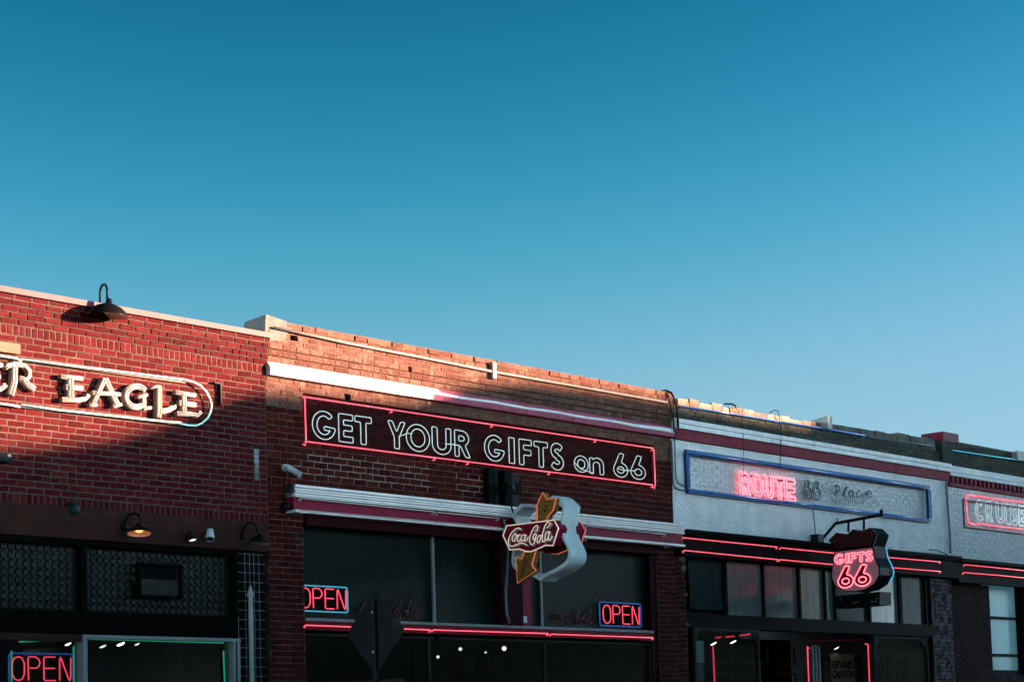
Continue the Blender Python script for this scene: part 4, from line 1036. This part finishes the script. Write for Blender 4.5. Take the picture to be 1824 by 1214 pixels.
cable('right grey conduit bending into blue sign frame', [(1202, 784), (1203, 830), (1204, 850), (1208, 860), (1215, 863.5), (1222, 864)], -.02, .010, 'conduit', 'conduit', 'conduit')
cable('black cable hook over cap stones left of centre', [(1290, 719, .1), (1303, 719, -.02), (1310, 722), (1311, 727)], -.09, .013)
cable('thin black cable hanging from parapet down to pink lit letters', [(1311, 727), (1321, 745), (1324, 775), (1325, 830), (1324, 845)], -.09, .004)
cable('black cable hook over cap stones with wire running down to blue frame', [(1370, 735, .1), (1380, 730, -.02), (1386, 732), (1389, 748), (1391, 765), (1391, 790), (1389, 835)], -.09, .007)
cable('grey conduit running down from blue frame to black cornice', [(1448, 895), (1449, 912), (1452, 945), (1454, 957)], -.03, .009, 'conduit', 'conduit', 'conduit')
cable('grey conduit down joint of the two white shopfronts', [(1685, 858), (1688, 900), (1692, 950), (1693, 985)], -.03, .020, 'conduit', 'conduit', 'conduit')
cable('black cable sagging along foot of the white wall by joint', [(1655, 978), (1668, 979), (1678, 983), (1692, 990), (1700, 990), (1715, 994), (1728, 996)], -.05, .008)
cable('black cable off maroon roof pier', [(1640, 780, .15), (1655, 777, .15), (1668, 778, .1)], .1, .010)

# ---------------------------------------------------------------- gooseneck lamps
def gooseneck(label, base, top, sock, c, R, tilt, lit=False, group=None):
    """base on the wall, arm over `top` down to the socket; dome centre c (rim plane), radius R"""
    t = thing('gooseneck_lamp', label, 'lamp', base)
    b, tp, sk_, c = map(Vector, (base, top, sock, c)); ax = Vector(tilt).normalized()
    rad = (sk_-b).length*.5 if abs(sk_.z-b.z) < .02 else math.hypot(sk_.x-b.x, sk_.y-b.y)*.5
    zc = tp.z-min(rad*1.1, .5*(tp.z-min(b.z, sk_.z))+.02); hgt = tp.z-zc
    pts = [b, b+Vector((0, -.015, .01))]
    pts += [Vector((b.x+(sk_.x-b.x)*(1-math.cos(math.pi*i/14))/2, b.y-.02+(sk_.y-b.y+.02)*(1-math.cos(math.pi*i/14))/2, zc+hgt*math.sin(math.pi*i/14))) for i in range(15)]
    pts += [sk_]
    MB().tube(pts, .013, 8).build('arm', 'black', t, True)
    MB().lathe(c, [(0, R*.78), (.028, R*.78), (.032, R*.72), (.034, R*.55), (.05, R*.5)], ax, 14).build('socket', 'black', t, True)
    d = MB().lathe(c, [(.045, R*.54), (R*.35, R*.49), (R*.62, R*.38), (R*.85, R*.2), (R*.97, R*.04), (R, 0), (R, -.012)], ax, 28).build('dome', 'black', t, True)
    MB().lathe(c, [(R*.985, -.010), (R*.94, R*.05), (R*.82, R*.18), (R*.6, R*.35), (R*.3, R*.45), (0, R*.47)], ax, 28).build('reflector', 'lamp_inner', d, True)
    MB().lathe(c, [(0, R*.02), (.028, R*.07), (.04, R*.18), (.03, R*.30), (.02, R*.45)], ax, 14).build('bulb', 'bulborange' if lit else 'lamp_inner', t, True)
    MB().lathe(b, [(0, .012), (.045, .012), (.05, 0)], (0, -1, 0), 14).build('wall_plate', 'black', t, True)
yl = -.23
cc = at(192, 560, yl)
gooseneck('black gooseneck lamp standing above the pink coping in sunlight', (cc.x, -.08, at(168, 545, -.08).z), at(181, 507, -.14), at(191, 537, yl), cc, at(222, 560, yl).x-cc.x, (.05, -.10, 1))
yl = -.33
cc = at(248, 948, yl)
gooseneck('lit gooseneck lamp glowing orange below on brown timber beam', (cc.x, -.08, at(232, 938, -.08).z), at(245, 915, -.2), at(250, 930, yl), cc, .125, (.10, .14, 1), True)
cc = at(462, 965, yl)
gooseneck('dark gooseneck lamp at right end of brown timber beam', (cc.x-.03, -.08, at(441, 955, -.08).z), at(449, 931, -.2), at(458, 948, yl), cc, .12, (.10, -.05, 1))
# flood lamps and small fittings
def spot(label, p, d, m, lens, r=.045, L=.09):
    t = thing('spot_lamp', label, 'lamp', p); d = Vector(d).normalized(); p = Vector(p)
    MB().lathe(p, [(0, -L), (r*.7, -L), (r*.85, -L*.7), (r, 0), (r*1.02, .01), (r*.9, .012)], d, 14).build('housing', m, t, True)
    MB().lathe(p, [(r*.9, .004), (0, .006)], d, 14).build('lens', lens, t)
    MB().tube([p-d*L*.6, (p.x, -.085, p.z+.03), (p.x, -.076, p.z+.03)], .012, 6).build('bracket', m, t, True)
spot('small dark spot lamp with bright lens on timber beam', at(343, 960, -.16), (.0, -.35, -1), 'iron', 'bulbdim')
spot('small white spot lamp with black lens on timber beam', at(374, 958, -.16), (-.35, -.4, -1), 'camwhite', 'black', .05, .11)
t = thing('wall_lamp', 'dark green round bulkhead lamp above timber beam', 'lamp', at(130, 907, -.05))
MB().lathe(at(130, 907, -.06), [(0, .07), (.035, .065), (.06, .04), (.068, 0), (.07, -.05)], (0, -1, -.15), 18).build('glass', 'darkgreen', t, True)
MB().lathe(at(130, 907, -.06), [(.072, .0), (.078, -.01), (.078, -.05)], (0, -1, -.15), 18).build('rim', 'iron', t, True)
t = thing('flood_lamp', 'small dark box floodlight on brick at the left edge', 'lamp', at(5, 812, -.05))
a, b = at(-6, 803, -.08), at(20, 823, -.08)
MB().box(a.x, b.x, -.09, -.002, b.z, a.z).build('housing', 'iron', t)
MB().box(b.x-.055, b.x-.015, -.10, -.091, b.z+.05, a.z-.02).build('lens', 'greybox', t)
a, b = at(-30, 606, -.03), at(35, 629, -.03)
tag(MB().box(a.x, b.x, -.045, -.003, at(20, 629, -.03).z, at(20, 611, -.03).z).box(a.x, b.x-.05, -.047, -.0455, at(20, 620.5, -.03).z, at(20, 620, -.03).z+.003).build('board', 'orange_board'), 'sunlit peach board fixed to brick at the left edge above channel letters', 'board')
# security camera
t = thing('security_camera', 'white bullet security camera on brick above fascia end', 'camera', at(508, 833, -.03))
p0, p1 = at(515, 833, -.14), at(533, 844, -.22)
d = (p1-p0).normalized()
MB().lathe(at(508, 832, -.02), [(0, .03), (.035, .03), (.042, 0), (.042, -.02)], (0, -1, 0), 14).build('mount', 'camwhite', t, True)
MB().tube([at(508, 832, -.03), at(511, 834, -.10), p0], .014, 8).build('arm', 'camwhite', t, True)
L2 = (p1-p0).length
MB().lathe(p0, [(0, -.03), (.03, -.03), (.034, 0), (.034, L2), (.037, L2), (.037, L2+.02)], d, 16).build('body', 'camwhite', t, True)
MB().lathe(p0, [(.033, L2+.012), (0, L2+.01)], d, 16).build('lens', 'black', t)
# painted metal tie strip at the party joint
a, b = at(449, 797), at(461, 855)
t = thing('repair_strip', 'pale painted stitched strip on brick beside the joint of the shopfronts', 'strip', (a.x, 0, b.z))
z_ = b.z
while z_ < a.z-.03:
    hh = random.uniform(.045, .07); MB().box((a.x+b.x)/2-.02+random.uniform(-.006, .006), b.x+random.uniform(-.004, .004), -.008, .004, z_, min(a.z, z_+hh-.008)).build('patch', random.choice(('plaster', 'conduit', 'shieldwhite')), t); z_ += hh

# ---------------------------------------------------------------- wire grid and arrow
t = thing('wire_grid', 'thin pale wire grid on black panel beside brick pier', 'grid', (gx0, -.03, .2))
gz = at(440, 983, -.03).z; rows = int((gz-.3)/.105)
for i in range(rows):
    zz = gz-.02-i*.105; MB().tube([(gx0, -.03, zz), (gx1, -.03, zz)], .0035, 5).build('wire', 'conduit', t)
for p_ in (423, 436, 444.5, 452, 461):
    x_ = at(p_, 1000, -.034).x; MB().tube([(x_, -.034, .3), (x_, -.034, gz)], .003, 5).build('wire', 'conduit', t)
ax_ = at(447, 1060, -.06).x; az_ = at(447, 1041, -.06).z
MB().prism([(ax_-.028, -.06, .5), (ax_-.028, -.06, az_-.125), (ax_-.052, -.06, az_-.125), (ax_, -.06, az_), (ax_+.052, -.06, az_-.125), (ax_+.028, -.06, az_-.125), (ax_+.028, -.06, .5)], (0, .018, 0))
tag(MB().prism([(ax_-.028, -.06, .5), (ax_-.028, -.06, az_-.125), (ax_-.055, -.06, az_-.125), (ax_, -.06, az_), (ax_+.055, -.06, az_-.125), (ax_+.028, -.06, az_-.125), (ax_+.028, -.06, .5)], (0, .018, 0)).build('arrow', 'greybox'), 'tall grey arrow pointing up on wire grid', 'arrow')

# ---------------------------------------------------------------- steel channels behind the projecting sign
t = thing('steel_support', 'black steel channels on brick carrying the projecting sign', 'support', at(880, 870, -.05))
a = at(862, 870); b = at(920, 870); zt_ = at(890, 838).z
xs_ = [at(p_, 870).x for p_ in (861, 873, 886, 899, 921)]
MB().box(xs_[0], xs_[1], -.10, -.003, 4.70, zt_+.0).build('channel', 'blackmatt', t)
MB().box(xs_[1]+.002, xs_[2]-.002, -.025, -.003, 4.70, zt_).build('plate', 'greywood', t)
MB().box(xs_[2], xs_[3], -.13, -.003, 4.45, zt_-.01).build('channel', 'blackmatt', t)
MB().box(xs_[3]+.002, xs_[4], -.03, -.003, 4.70, zt_-.02).build('plate', 'greywood', t)
q = at(908, 866, -.16)
MB().lathe(q, [(0, .05), (.05, .05), (.06, .02), (.06, -.05), (0, -.05)], (.3, -1, .1), 12).build('junction_box', 'iron', t, True)
MB().tube([at(906, 862, -.14), at(909, 890, -.2), at(912, 905, -.25), at(914, 912, -.3)], .012, 6).build('lead', 'cable', t, True)
MB().box(xs_[2]-.04, xs_[3]+.1, -.2, -.131, at(890, 880).z, at(890, 862).z).build('clamp', 'blackmatt', t)
cable('grey cable curving down beside maroon window post', [(898, 925, -.2), (906, 965, -.12), (905, 1000, -.08), (901, 1050, -.06), (902, 1090, -.05), (907, 1109, -.04)], -.1, .018, 'conduit', 'conduit', 'conduit')
tag(MB().box(at(932, 1095, -.04).x, at(940, 1095, -.04).x, -.026, -.0215, at(936, 1108, -.04).z, at(936, 1096, -.04).z).build('sticker', 'camwhite'), 'tiny pale sticker low on the maroon window post', 'sticker')

# ---------------------------------------------------------------- projecting Coca-Cola sign
XF = 18.40
ck = thing('projecting_sign', 'projecting sign with cream script on maroon banner, open shield ring and yellow arrow', 'sign', (18.5, -.6, 4.0))
def onx(pts, X): return [atx(x, y, X) for x, y in pts]
ban = [(904.4, 935.9), (988.8, 925.6), (996.7, 940), (986.9, 971.3), (973.9, 970.4), (960.8, 976.4), (947.8, 982), (938.5, 981.5), (927.3, 977.4), (910, 978.8), (897.9, 953.1)]
BP = onx(ban, XF)
bo = MB().prism(BP, (.15, 0, 0)).build('banner', 'maroonlit', ck)
MB().tube([p+Vector((-.02, 0, 0)) for p in BP], .009, 6, True).build('banner_tube', 'tube_cream', bo, True)
far = MB().prism([p+Vector((.36, 0, 0)) for p in BP], (.12, 0, 0)).build('banner', 'maroonlit', ck)
MB().tube([p+Vector((.50, 0, 0)) for p in BP], .009, 6, True).build('banner_tube', 'tube_orange', far, True)
Q = lambda x, y: (890+x/10.73, 900+y/10.73)
def ell(cx, cy, rx, ry, sl=.25, a0=0, a1=360, n=14): return [(cx+rx*math.cos(math.radians(a0+(a1-a0)*i/n))-sl*ry*math.sin(math.radians(a0+(a1-a0)*i/n))*-1, cy-ry*math.sin(math.radians(a0+(a1-a0)*i/n))) for i in range(n+1)]
coke = [[(420, 470), (425, 440), (395, 430), (330, 445), (250, 520), (200, 620), (188, 700), (210, 760), (250, 778), (330, 755), (430, 712), (500, 728), (548, 760)],
        ell(305, 610, 35, 72), [(345, 545), (375, 590), (410, 560)],
        [(425, 560), (400, 555), (370, 600), (362, 660), (380, 688), (415, 670), (440, 620)],
        ell(475, 615, 38, 62), [(530, 555), (508, 620), (505, 670), (530, 675), (575, 600)],
        [(700, 490), (735, 480), (755, 420), (740, 378), (700, 400), (640, 490), (605, 590), (595, 680), (615, 735), (650, 748), (690, 705), (712, 630)],
        ell(695, 595, 26, 62), ell(775, 640, 32, 70), [(800, 580), (840, 560)],
        [(845, 690), (838, 620), (850, 520), (885, 400), (930, 325), (965, 320), (1005, 350), (960, 400), (930, 425)], [(845, 690), (875, 690), (900, 640)],
        ell(930, 580, 34, 85), [(985, 490), (960, 600), (958, 665), (990, 660), (1035, 580)]]
for pth in ('script',):
    mb = MB(); sh = MB()
    for p_ in coke:
        mb.tube([v+Vector((-.025, 0, 0)) for v in onx([Q(*z) for z in p_], XF)], .0075, 5)
        sh.tube([v+Vector((-.004, -.012, -.012)) for v in onx([Q(*z) for z in p_], XF)], .010, 4)
    so_ = mb.build('script_lettering', 'tube_cream', bo, True); sh.build('script_paint', 'greybox', bo, True)
# open shield ring: outer band with flanges
SX = XF+.09
shp = [(984, 882), (993, 886), (1006, 899), (1003, 920), (1001, 938), (1005, 957), (1014, 975), (1017, 990), (1011, 1004), (992, 1017), (973, 1026), (962, 1034), (950, 1027), (932, 1023), (918, 1014), (911.5, 1003), (912, 985), (917, 968), (921, 950), (920, 935), (914, 922), (911, 914), (927, 897), (946, 897), (960, 901), (972, 891)]
sharp = {0, 1, 2, 11, 21, 22, 23, 25}
R0 = onx(shp, SX)
cen = sum(R0, Vector())/len(R0)
def smooth_loop(P, n=3, sharp=()):
    out = []; k = len(P)
    for i in range(k):
        p0, p1, p2, p3 = P[i-1], P[i], P[(i+1) % k], P[(i+2) % k]
        if i in sharp: p0 = p1*2-p2
        if (i+1) % k in sharp: p3 = p2*2-p1
        for j in range(n):
            t_ = j/n
            if i in sharp and (i+1) % k in sharp: out.append(p1.lerp(p2, t_)); continue
            out.append(.5*((2*p1)+(p2-p0)*t_+(2*p0-5*p1+4*p2-p3)*t_*t_+(3*p1-p0-3*p2+p3)*t_**3))
    return out
R1 = smooth_loop(R0, 4, sharp); k = len(R1); ins = [cen+(p-cen)*.91 for p in R1]
dep = Vector((.30, 0, 0))
mb = MB(); mb.add(R1+[p+dep for p in R1], [(i, (i+1) % k, (i+1) % k+k, i+k) for i in range(k)])
mb.add(ins+[p+dep for p in ins], [((i+1) % k, i, i+k, (i+1) % k+k) for i in range(k)])
for o_ in (Vector((0, 0, 0)), dep): mb.add([p+o_ for p in R1]+[p+o_ for p in ins], [(i, (i+1) % k, (i+1) % k+k, i+k) for i in range(k)])
mb.build('shield_ring', 'shieldwhite', ck)
arw = [(968.4, 876.6), (976, 889), (992, 887), (987.5, 908), (978.6, 918), (962, 962), (954.5, 987), (949, 1006), (957, 1016), (924, 1038), (920, 992), (930, 995), (934, 986), (950, 940), (957.7, 927), (958, 900)]
AX = XF+.035
AP = onx(arw, AX); ao = MB().prism(AP, (.07, 0, 0)).build('arrow', 'gold', ck)
MB().tube([p+Vector((-.02, 0, 0)) for p in AP], .009, 6, True).build('arrow_tube', 'tube_orange', ao, True)
dots = MB()
for i in range(70):
    u = random.random(); a_ = AP[9].lerp(AP[1], u); p_ = a_+Vector((-.003, random.uniform(-.035, .035), random.uniform(-.03, .03)))
    dots.box(p_.x-.004, p_.x, p_.y-.007, p_.y+.007, p_.z-.007, p_.z+.007)
dots.build('lamp_sockets', 'iron', ao, kind='stuff')
MB().box(SX+.10, SX+.20, -1.0, -.10, cen.z-.05, cen.z+.10).build('mounting_arm', 'iron', ck)
MB().box(SX+.12, SX+.26, -.2, -.1, cen.z-.25, cen.z+.3).build('mounting_plate', 'iron', ck)

# ---------------------------------------------------------------- GIFTS 66 shield sign on bracket
X6 = 25.80
gf = thing('shield_sign', 'black shield box sign with pink lit lettering hanging from iron bracket', 'sign', (25.95, -.7, 4.0))
V = lambda x, y: (1440+x/5.783, 890+y/5.783)
sh = [(205, 415), (285, 335), (330, 345), (400, 350), (455, 298), (520, 318), (560, 318), (640, 283), (708, 350), (668, 470), (690, 590), (735, 690), (740, 770), (690, 860), (600, 920), (490, 945), (350, 935), (270, 880), (235, 800), (243, 700), (270, 600), (265, 500), (238, 450)]
SP = onx([V(*p) for p in sh], X6); DEP = .34
MB().prism(SP, (DEP, 0, 0)).build('box', 'black', gf)
def inset(P, f, X): 
    c_ = sum(P, Vector())/len(P); return [Vector((X, c_.y+(p.y-c_.y)*f, c_.z+(p.z-c_.z)*f)) for p in P]
fc = [(272, 525), (668, 480), (690, 590), (735, 690), (740, 770), (690, 860), (600, 920), (490, 945), (350, 935), (270, 880), (235, 800), (243, 700), (270, 600)]
FP = inset(onx([V(*p) for p in fc], X6), .955, X6-.004)
MB().prism(FP, (-.006, 0, 0)).build('face_panel', 'shieldface', gf)
top = [(225, 415), (290, 350), (400, 365), (458, 315), (520, 332), (640, 300), (690, 352), (655, 462), (278, 508), (262, 470)]
MB().prism(inset(onx([V(*p) for p in top], X6), .97, X6-.004), (-.005, 0, 0)).build('top_panel', MT.setdefault('darkmaroon', surf('dark_maroon_enamel', (.03, .006, .008), .35, var=.2, bstr=0)), gf)
MB().tube(onx([V(*p) for p in [(280, 335), (400, 352), (455, 300), (520, 318), (640, 285), (708, 350), (668, 470)]], X6-.01), .004, 5).build('edge_trim', 'greybox', gf)
def vplace(x0, x1, yt0, yt1, yb0, yb1):
    def f_(u, v):
        x = x0+(x1-x0)*u; yt_ = yt0+(yt1-yt0)*u; yb_ = yb0+(yb1-yb0)*u
        return atx(*V(x, yb_+(yt_-yb_)*v), X6-.03)
    return f_
def vglyph(c_, pl, m, r, back=None):
    o = glyph(c_, pl, m, gf, r)
    return o
for c_, a, b, t0, t1, b0, b1 in (('G', 268, 368, 562, 552, 662, 652), ('I', 385, 410, 552, 548, 650, 646), ('F', 422, 490, 548, 540, 645, 638), ('T', 505, 578, 540, 532, 636, 630), ('S', 590, 662, 530, 522, 630, 620)):
    vglyph(c_, vplace(a, b, t0, t1, b0, b1), 'neon_pink', .0075)
for c_, a, b, t0, t1, b0, b1 in (('6', 305, 462, 682, 672, 908, 895), ('6', 472, 640, 668, 658, 890, 878)):
    pl = vplace(a, b, t0, t1, b0, b1); o = vglyph(c_, pl, 'neon_pink', .0095)
    lp = GL['6'][0]; MB().prism([Vector(pl(u, v))+Vector((.012, 0, 0)) for u, v in lp], (.008, 0, 0)).build('numeral_backing', 'maroon', o)
mb = MB()
fr_ = onx([V(*p) for p in [(708, 350), (668, 470), (690, 590), (735, 690), (740, 770), (690, 860), (600, 920)]], X6)
MB().tube([p+Vector((DEP+.02, -.008, 0)) for p in smooth_loop(fr_, 3)[3:-6]], .011, 6).build('edge_tube', 'neon_cyan', gf, True)
pb = onx([V(255, 990), V(735, 942), V(735, 1078), V(255, 1115)], X6+.0)
MB().prism([pb[0], pb[1], pb[2], pb[3]], (DEP*.95, 0, 0)).build('base_box', 'black', gf)
mb = MB()
for p_ in ([(640, 1040), (690, 1050), (710, 1000)], [(330, 1010), (335, 1040)], [(450, 1060), (520, 1045)]): mb.tube(onx([V(*z) for z in p_], X6-.006), .004, 5)
mb.build('scroll_lines', 'greybox', gf)
brk = MB(); XB = X6+.13
mb = MB(); mb.tube(onx([V(120, 425), V(280, 240), V(750, 152)], XB), .026, 4); mb.build('bracket_bar', 'iron', gf)
for a, b in (((412, 230), (412, 330)), ((572, 200), (572, 310))): MB().tube(onx([V(*a), V(*b)], XB), .02, 6).build('hanger', 'iron', gf)
p_ = atx(*V(752, 140), XB); MB().lathe(p_, [(0, -.04), (.03, -.04), (.03, .05), (.012, .06), (0, .07)], (0, 0, 1), 10).build('finial', 'iron', gf, True)
p_ = atx(*V(296, 205), XB); MB().lathe(p_, [(.016, -.01), (.022, 0), (.016, .01)], (1, 0, 0), 10).build('ring', 'iron', gf, True)
q0 = at(1453, 958, -.08); MB().box(q0.x-.03, q0.x+.13, -.14, -.004, q0.z-.07, q0.z+.06).build('wall_bracket', 'iron', gf)

# ---------------------------------------------------------------- boxes on the parapets
a = at(1470, 752, -.02)
t = thing('floodlight', 'grey floodlight on parapet above the maroon band', 'lamp', (a.x, 0, 6.5))
p0, p1, p2 = at(1472, 740, -.16), at(1481, 764, -.16), at(1464, 762, .0)
MB().hexa([(p0.x, -.18, p1.z), (p1.x, -.18, p1.z), (p1.x-.02, .10, p1.z+.02), (p0.x-.05, .10, p1.z+.05), (p0.x, -.18, p0.z), (p1.x, -.18, p0.z), (p1.x-.02, .10, p0.z-.04), (p0.x-.05, .10, p0.z-.05)]).build('housing', 'greybox', t)
MB().tube([(p0.x, .05, p1.z+.05), (p0.x-.1, .1, p1.z+.05), (p0.x-.15, .14, p1.z-.05)], .02, 6).build('arm', 'iron', t)
p0, p1 = at(1803, 803, -.05), at(1818, 822, -.05)
t = thing('floodlight', 'grey box floodlight on parapet of the rightmost shopfront', 'lamp', (p0.x, 0, 6.5))
MB().hexa([(p0.x, -.15, p1.z), (p1.x, -.15, p1.z), (p1.x-.02, .12, p1.z+.02), (p0.x-.05, .12, p1.z+.04), (p0.x, -.15, p0.z), (p1.x, -.15, p0.z), (p1.x-.02, .12, p0.z-.02), (p0.x-.05, .12, p0.z-.04)]).build('housing', 'greybox', t)
MB().tube([(p0.x+.1, .05, p1.z+.05), (p0.x+.1, .15, p1.z-.02)], .02, 6).build('arm', 'iron', t)

# ---------------------------------------------------------------- street sign seen from behind
XS = 13.82
dp = [(669, 1046), (724, 1121), (669, 1206), (614, 1127)]
D = onx(dp, XS); cy = sum(p.y for p in D)/4; cz = sum(p.z for p in D)/4; hd = .43
rs_ = thing('street_sign', 'back of a diamond traffic sign on steel post before the maroon sill', 'sign', (XS, cy, 0))
dia = [(cy, cz+hd), (cy-hd, cz), (cy, cz-hd), (cy+hd, cz)]
MB().prism([(XS, y, z) for y, z in rounded(dia, .05)], (.004, 0, 0)).build('diamond_plate', 'signback', rs_)
zr = at(665, 1211, cy).z
zr = atx(665, 1210, XS).z
MB().prism([(XS, y, z) for y, z in rounded([(cy+.42, zr), (cy-.42, zr), (cy-.42, zr-.5), (cy+.42, zr-.5)], .04)], (.004, 0, 0)).build('lower_plate', 'signback', rs_)
MB().box(XS-.030, XS-.001, cy-.028, cy+.028, 0.1, cz+hd*.78).build('post', 'iron', rs_)
for z_ in (cz+.2, cz-.2): MB().lathe((XS-.032, cy, z_), [(0, .012), (.012, .012), (.014, 0)], (-1, 0, 0), 8).build('bolt', 'greybox', rs_)
st = MB().box(XS-.003, XS-.0005, cy-.36, cy-.26, cz+.02, cz+.12).build('sticker', 'greywood', rs_)

# ---------------------------------------------------------------- inside the shops: lamps, posters, shelves
def bulb(label, px, py, Y, r, m='bulb', group=None, squash=1.0, tilt=(.2, -.4, -1)):
    p = at(px, py, Y); t = thing('ceiling_spot', label, 'lamp', p, group)
    MB().lathe(p, [(0, .012), (r*.6, .010), (r, 0)], tilt, 12).build('lens', m, t)
    MB().lathe(p, [(r*1.05, .004), (r*1.1, -.01), (r*.9, -.08), (0, -.09)], tilt, 12).build('housing', 'black', t, True)
    MB().tube([p-Vector(tilt).normalized()*.08, (p.x, p.y, p.z+.3)], .008, 5).build('stem', 'black', t)
bulb('bright track lamp behind grey framed display window, middle', 215, 1146, 1.6, .048)
bulb('track lamp behind grey framed display window, left', 183, 1150, 1.8, .045, 'bulbdim')
bulb('track lamp behind grey framed display window, right', 244, 1146, 1.5, .035, 'bulbdim')
bulb('track lamp above the large OPEN sign', 121, 1146, 1.3, .04, 'bulbwarm')
bulb('left round shop light behind maroon window', 780, 1169, 2.0, .022, 'bulbdim', tilt=(-.7, -.6, -.35))
bulb('second round shop light behind maroon window', 820, 1155, 2.5, .026, 'bulbdim', tilt=(-.7, -.6, -.35))
bulb('brightest round shop light behind maroon window', 898, 1154, 2.6, .032, 'bulbwarm', tilt=(-.7, -.6, -.35))
bulb('dim small shop light between the brighter ones', 865, 1161, 3.0, .016, 'bulbdim', tilt=(-.7, -.6, -.35))
bulb('left white shop spot behind corner bracketed window', 1271, 1145, 1.2, .055, 'bulb')
bulb('right white shop spot behind corner bracketed window', 1306, 1142, 1.3, .055, 'bulb')
bulb('warm lamp inside doorway under the shield sign', 1490, 1153, 1.4, .05, 'bulbwarm')
rt_ = lambda lab, pts, m='neon_redsoft', r=.011: tag(MB().tube([at(*p) for p in pts], r, 6).build('neon_tube', m, None, True), lab, 'neon tube')
rt_('upright red neon tube inside corner bracketed window', [(1270, 1150, .15), (1274, 1240, .15)], 'neon_redsoft')
rt_('short red tube inside window top, nearest the door', [(1318, 1131, .4), (1338, 1128, .6)])
rt_('short red tube inside window top, middle', [(1293, 1133.5, .8), (1308, 1132, .8)])
rt_('short red tube inside window top, leftmost', [(1275.5, 1135, 1.2), (1284, 1133.5, 1.2)])
rt_('left upright red neon tube of the doorway', [(1441, 1154, .35), (1438, 1151, .33), (1442, 1240, .35)], 'neon_open', .010)
rt_('right upright red neon tube of the doorway', [(1541, 1146, .9), (1546, 1147, .9), (1550, 1240, .9)], 'neon_open', .012)
rt_('faint red neon tube across top of the doorway', [(1440, 1141, .35), (1536, 1138, .9)], 'tube_faint', .010)
def card(name, label, a, b, Y, m, cat='poster'):
    p0, p1 = at(*a, Y), at(*b, Y)
    return tag(MB().box(min(p0.x, p1.x), max(p0.x, p1.x), Y, Y+.004, p1.z, p0.z).build(name, m), label, cat), p0, p1
card('poster', 'grey notice stuck inside corner bracketed window', (1237, 1140), (1255, 1180), .05, 'paper')
card('poster', 'blue notice below the grey one inside window', (1237.5, 1181), (1256, 1240), .05, 'bluepaper')
gp, p0, p1 = card('poster', 'pale poster with dark capitals hung inside the doorway', (1479, 1163), (1524, 1232), 1.45, 'paper')
for txt, y in (('GRAND', 1183), ('CANYON', 1200)):
    cu = bpy.data.curves.new('lettering', 'FONT'); cu.body = txt; cu.align_x = 'CENTER'; cu.size = .22; cu.offset = .008
    ob = bpy.data.objects.new('tmp', cu); C.objects.link(ob)
    bpy.context.view_layer.update()
    me = bpy.data.meshes.new_from_object(ob.evaluated_get(bpy.context.evaluated_depsgraph_get())); bpy.data.objects.remove(ob)
    w_ = max(v.co.x for v in me.vertices)-min(v.co.x for v in me.vertices); pw = (p1.x-p0.x)*.9
    pq = at(1501, y, 1.44); zz = at(1501, y+6, 1.44).z; hh = at(1501, y-7, 1.44).z-zz
    for v in me.vertices: v.co = Vector(((p0.x+p1.x)/2+v.co.x*pw/w_, 1.4470, zz+v.co.y*hh/.16))
    me.materials.append(MT['ink']); lo_ = bpy.data.objects.new('lettering', me); C.objects.link(lo_); lo_.parent = gp
# shelves with goods in the middle shop
shf = thing('display_shelf', 'wooden display shelf inside the maroon windowed shop', 'shelf', at(850, 1200, 3.2))
a, b = at(812, 1190, 3.2), at(1000, 1190, 3.2)
MB().box(a.x, b.x, 3.2, 3.5, a.z-.02, a.z+.01).build('shelf', 'shelfwood', shf)
MB().box(a.x, b.x, 3.2, 3.5, a.z-.5, a.z-.47).build('shelf', 'shelfwood', shf)
for x_ in (a.x, (a.x+b.x)/2, b.x-.04): MB().box(x_, x_+.04, 3.21, 3.49, .14, a.z-.021).build('upright', 'shelfwood', shf)
for i in range(7):
    x_ = a.x+.15+i*.3; hh = random.uniform(.12, .3)
    tag(MB().lathe((x_, 3.33, a.z+.011), [(0, 0), (.06, 0), (.075, hh*.4), (.05, hh*.7), (.03, hh), (0, hh)], (0, 0, 1), 10).build('souvenir_jar', random.choice(('shelfwood', 'bluepaper', 'gold', 'paper')), None, True), '%s of the dim souvenir jars on display shelf in the maroon windowed shop' % ('first from left', 'second from left', 'third from left', 'middle one', 'third from right', 'second from right', 'rightmost')[i], 'jar', 'jars on the display shelf')
# faint unlit red script tubes behind the transom glass
for lab, x0, y0 in (('faint unlit red script tube in transom, behind street sign', 640, 1078), ('faint unlit red script tube in transom, left of right OPEN sign', 984, 1092)):
    sc_ = .55 if x0 < 700 else .36
    mb = MB()
    for p_ in coke: mb.tube([at(x0+(x-180)*sc_/4.2, y0+(y-560)*sc_/5+(x-180)*.012, .085) for x, y in p_], .006, 4)
    tag(mb.build('script_tube', 'tube_faint', None, True), lab, 'neon sign')
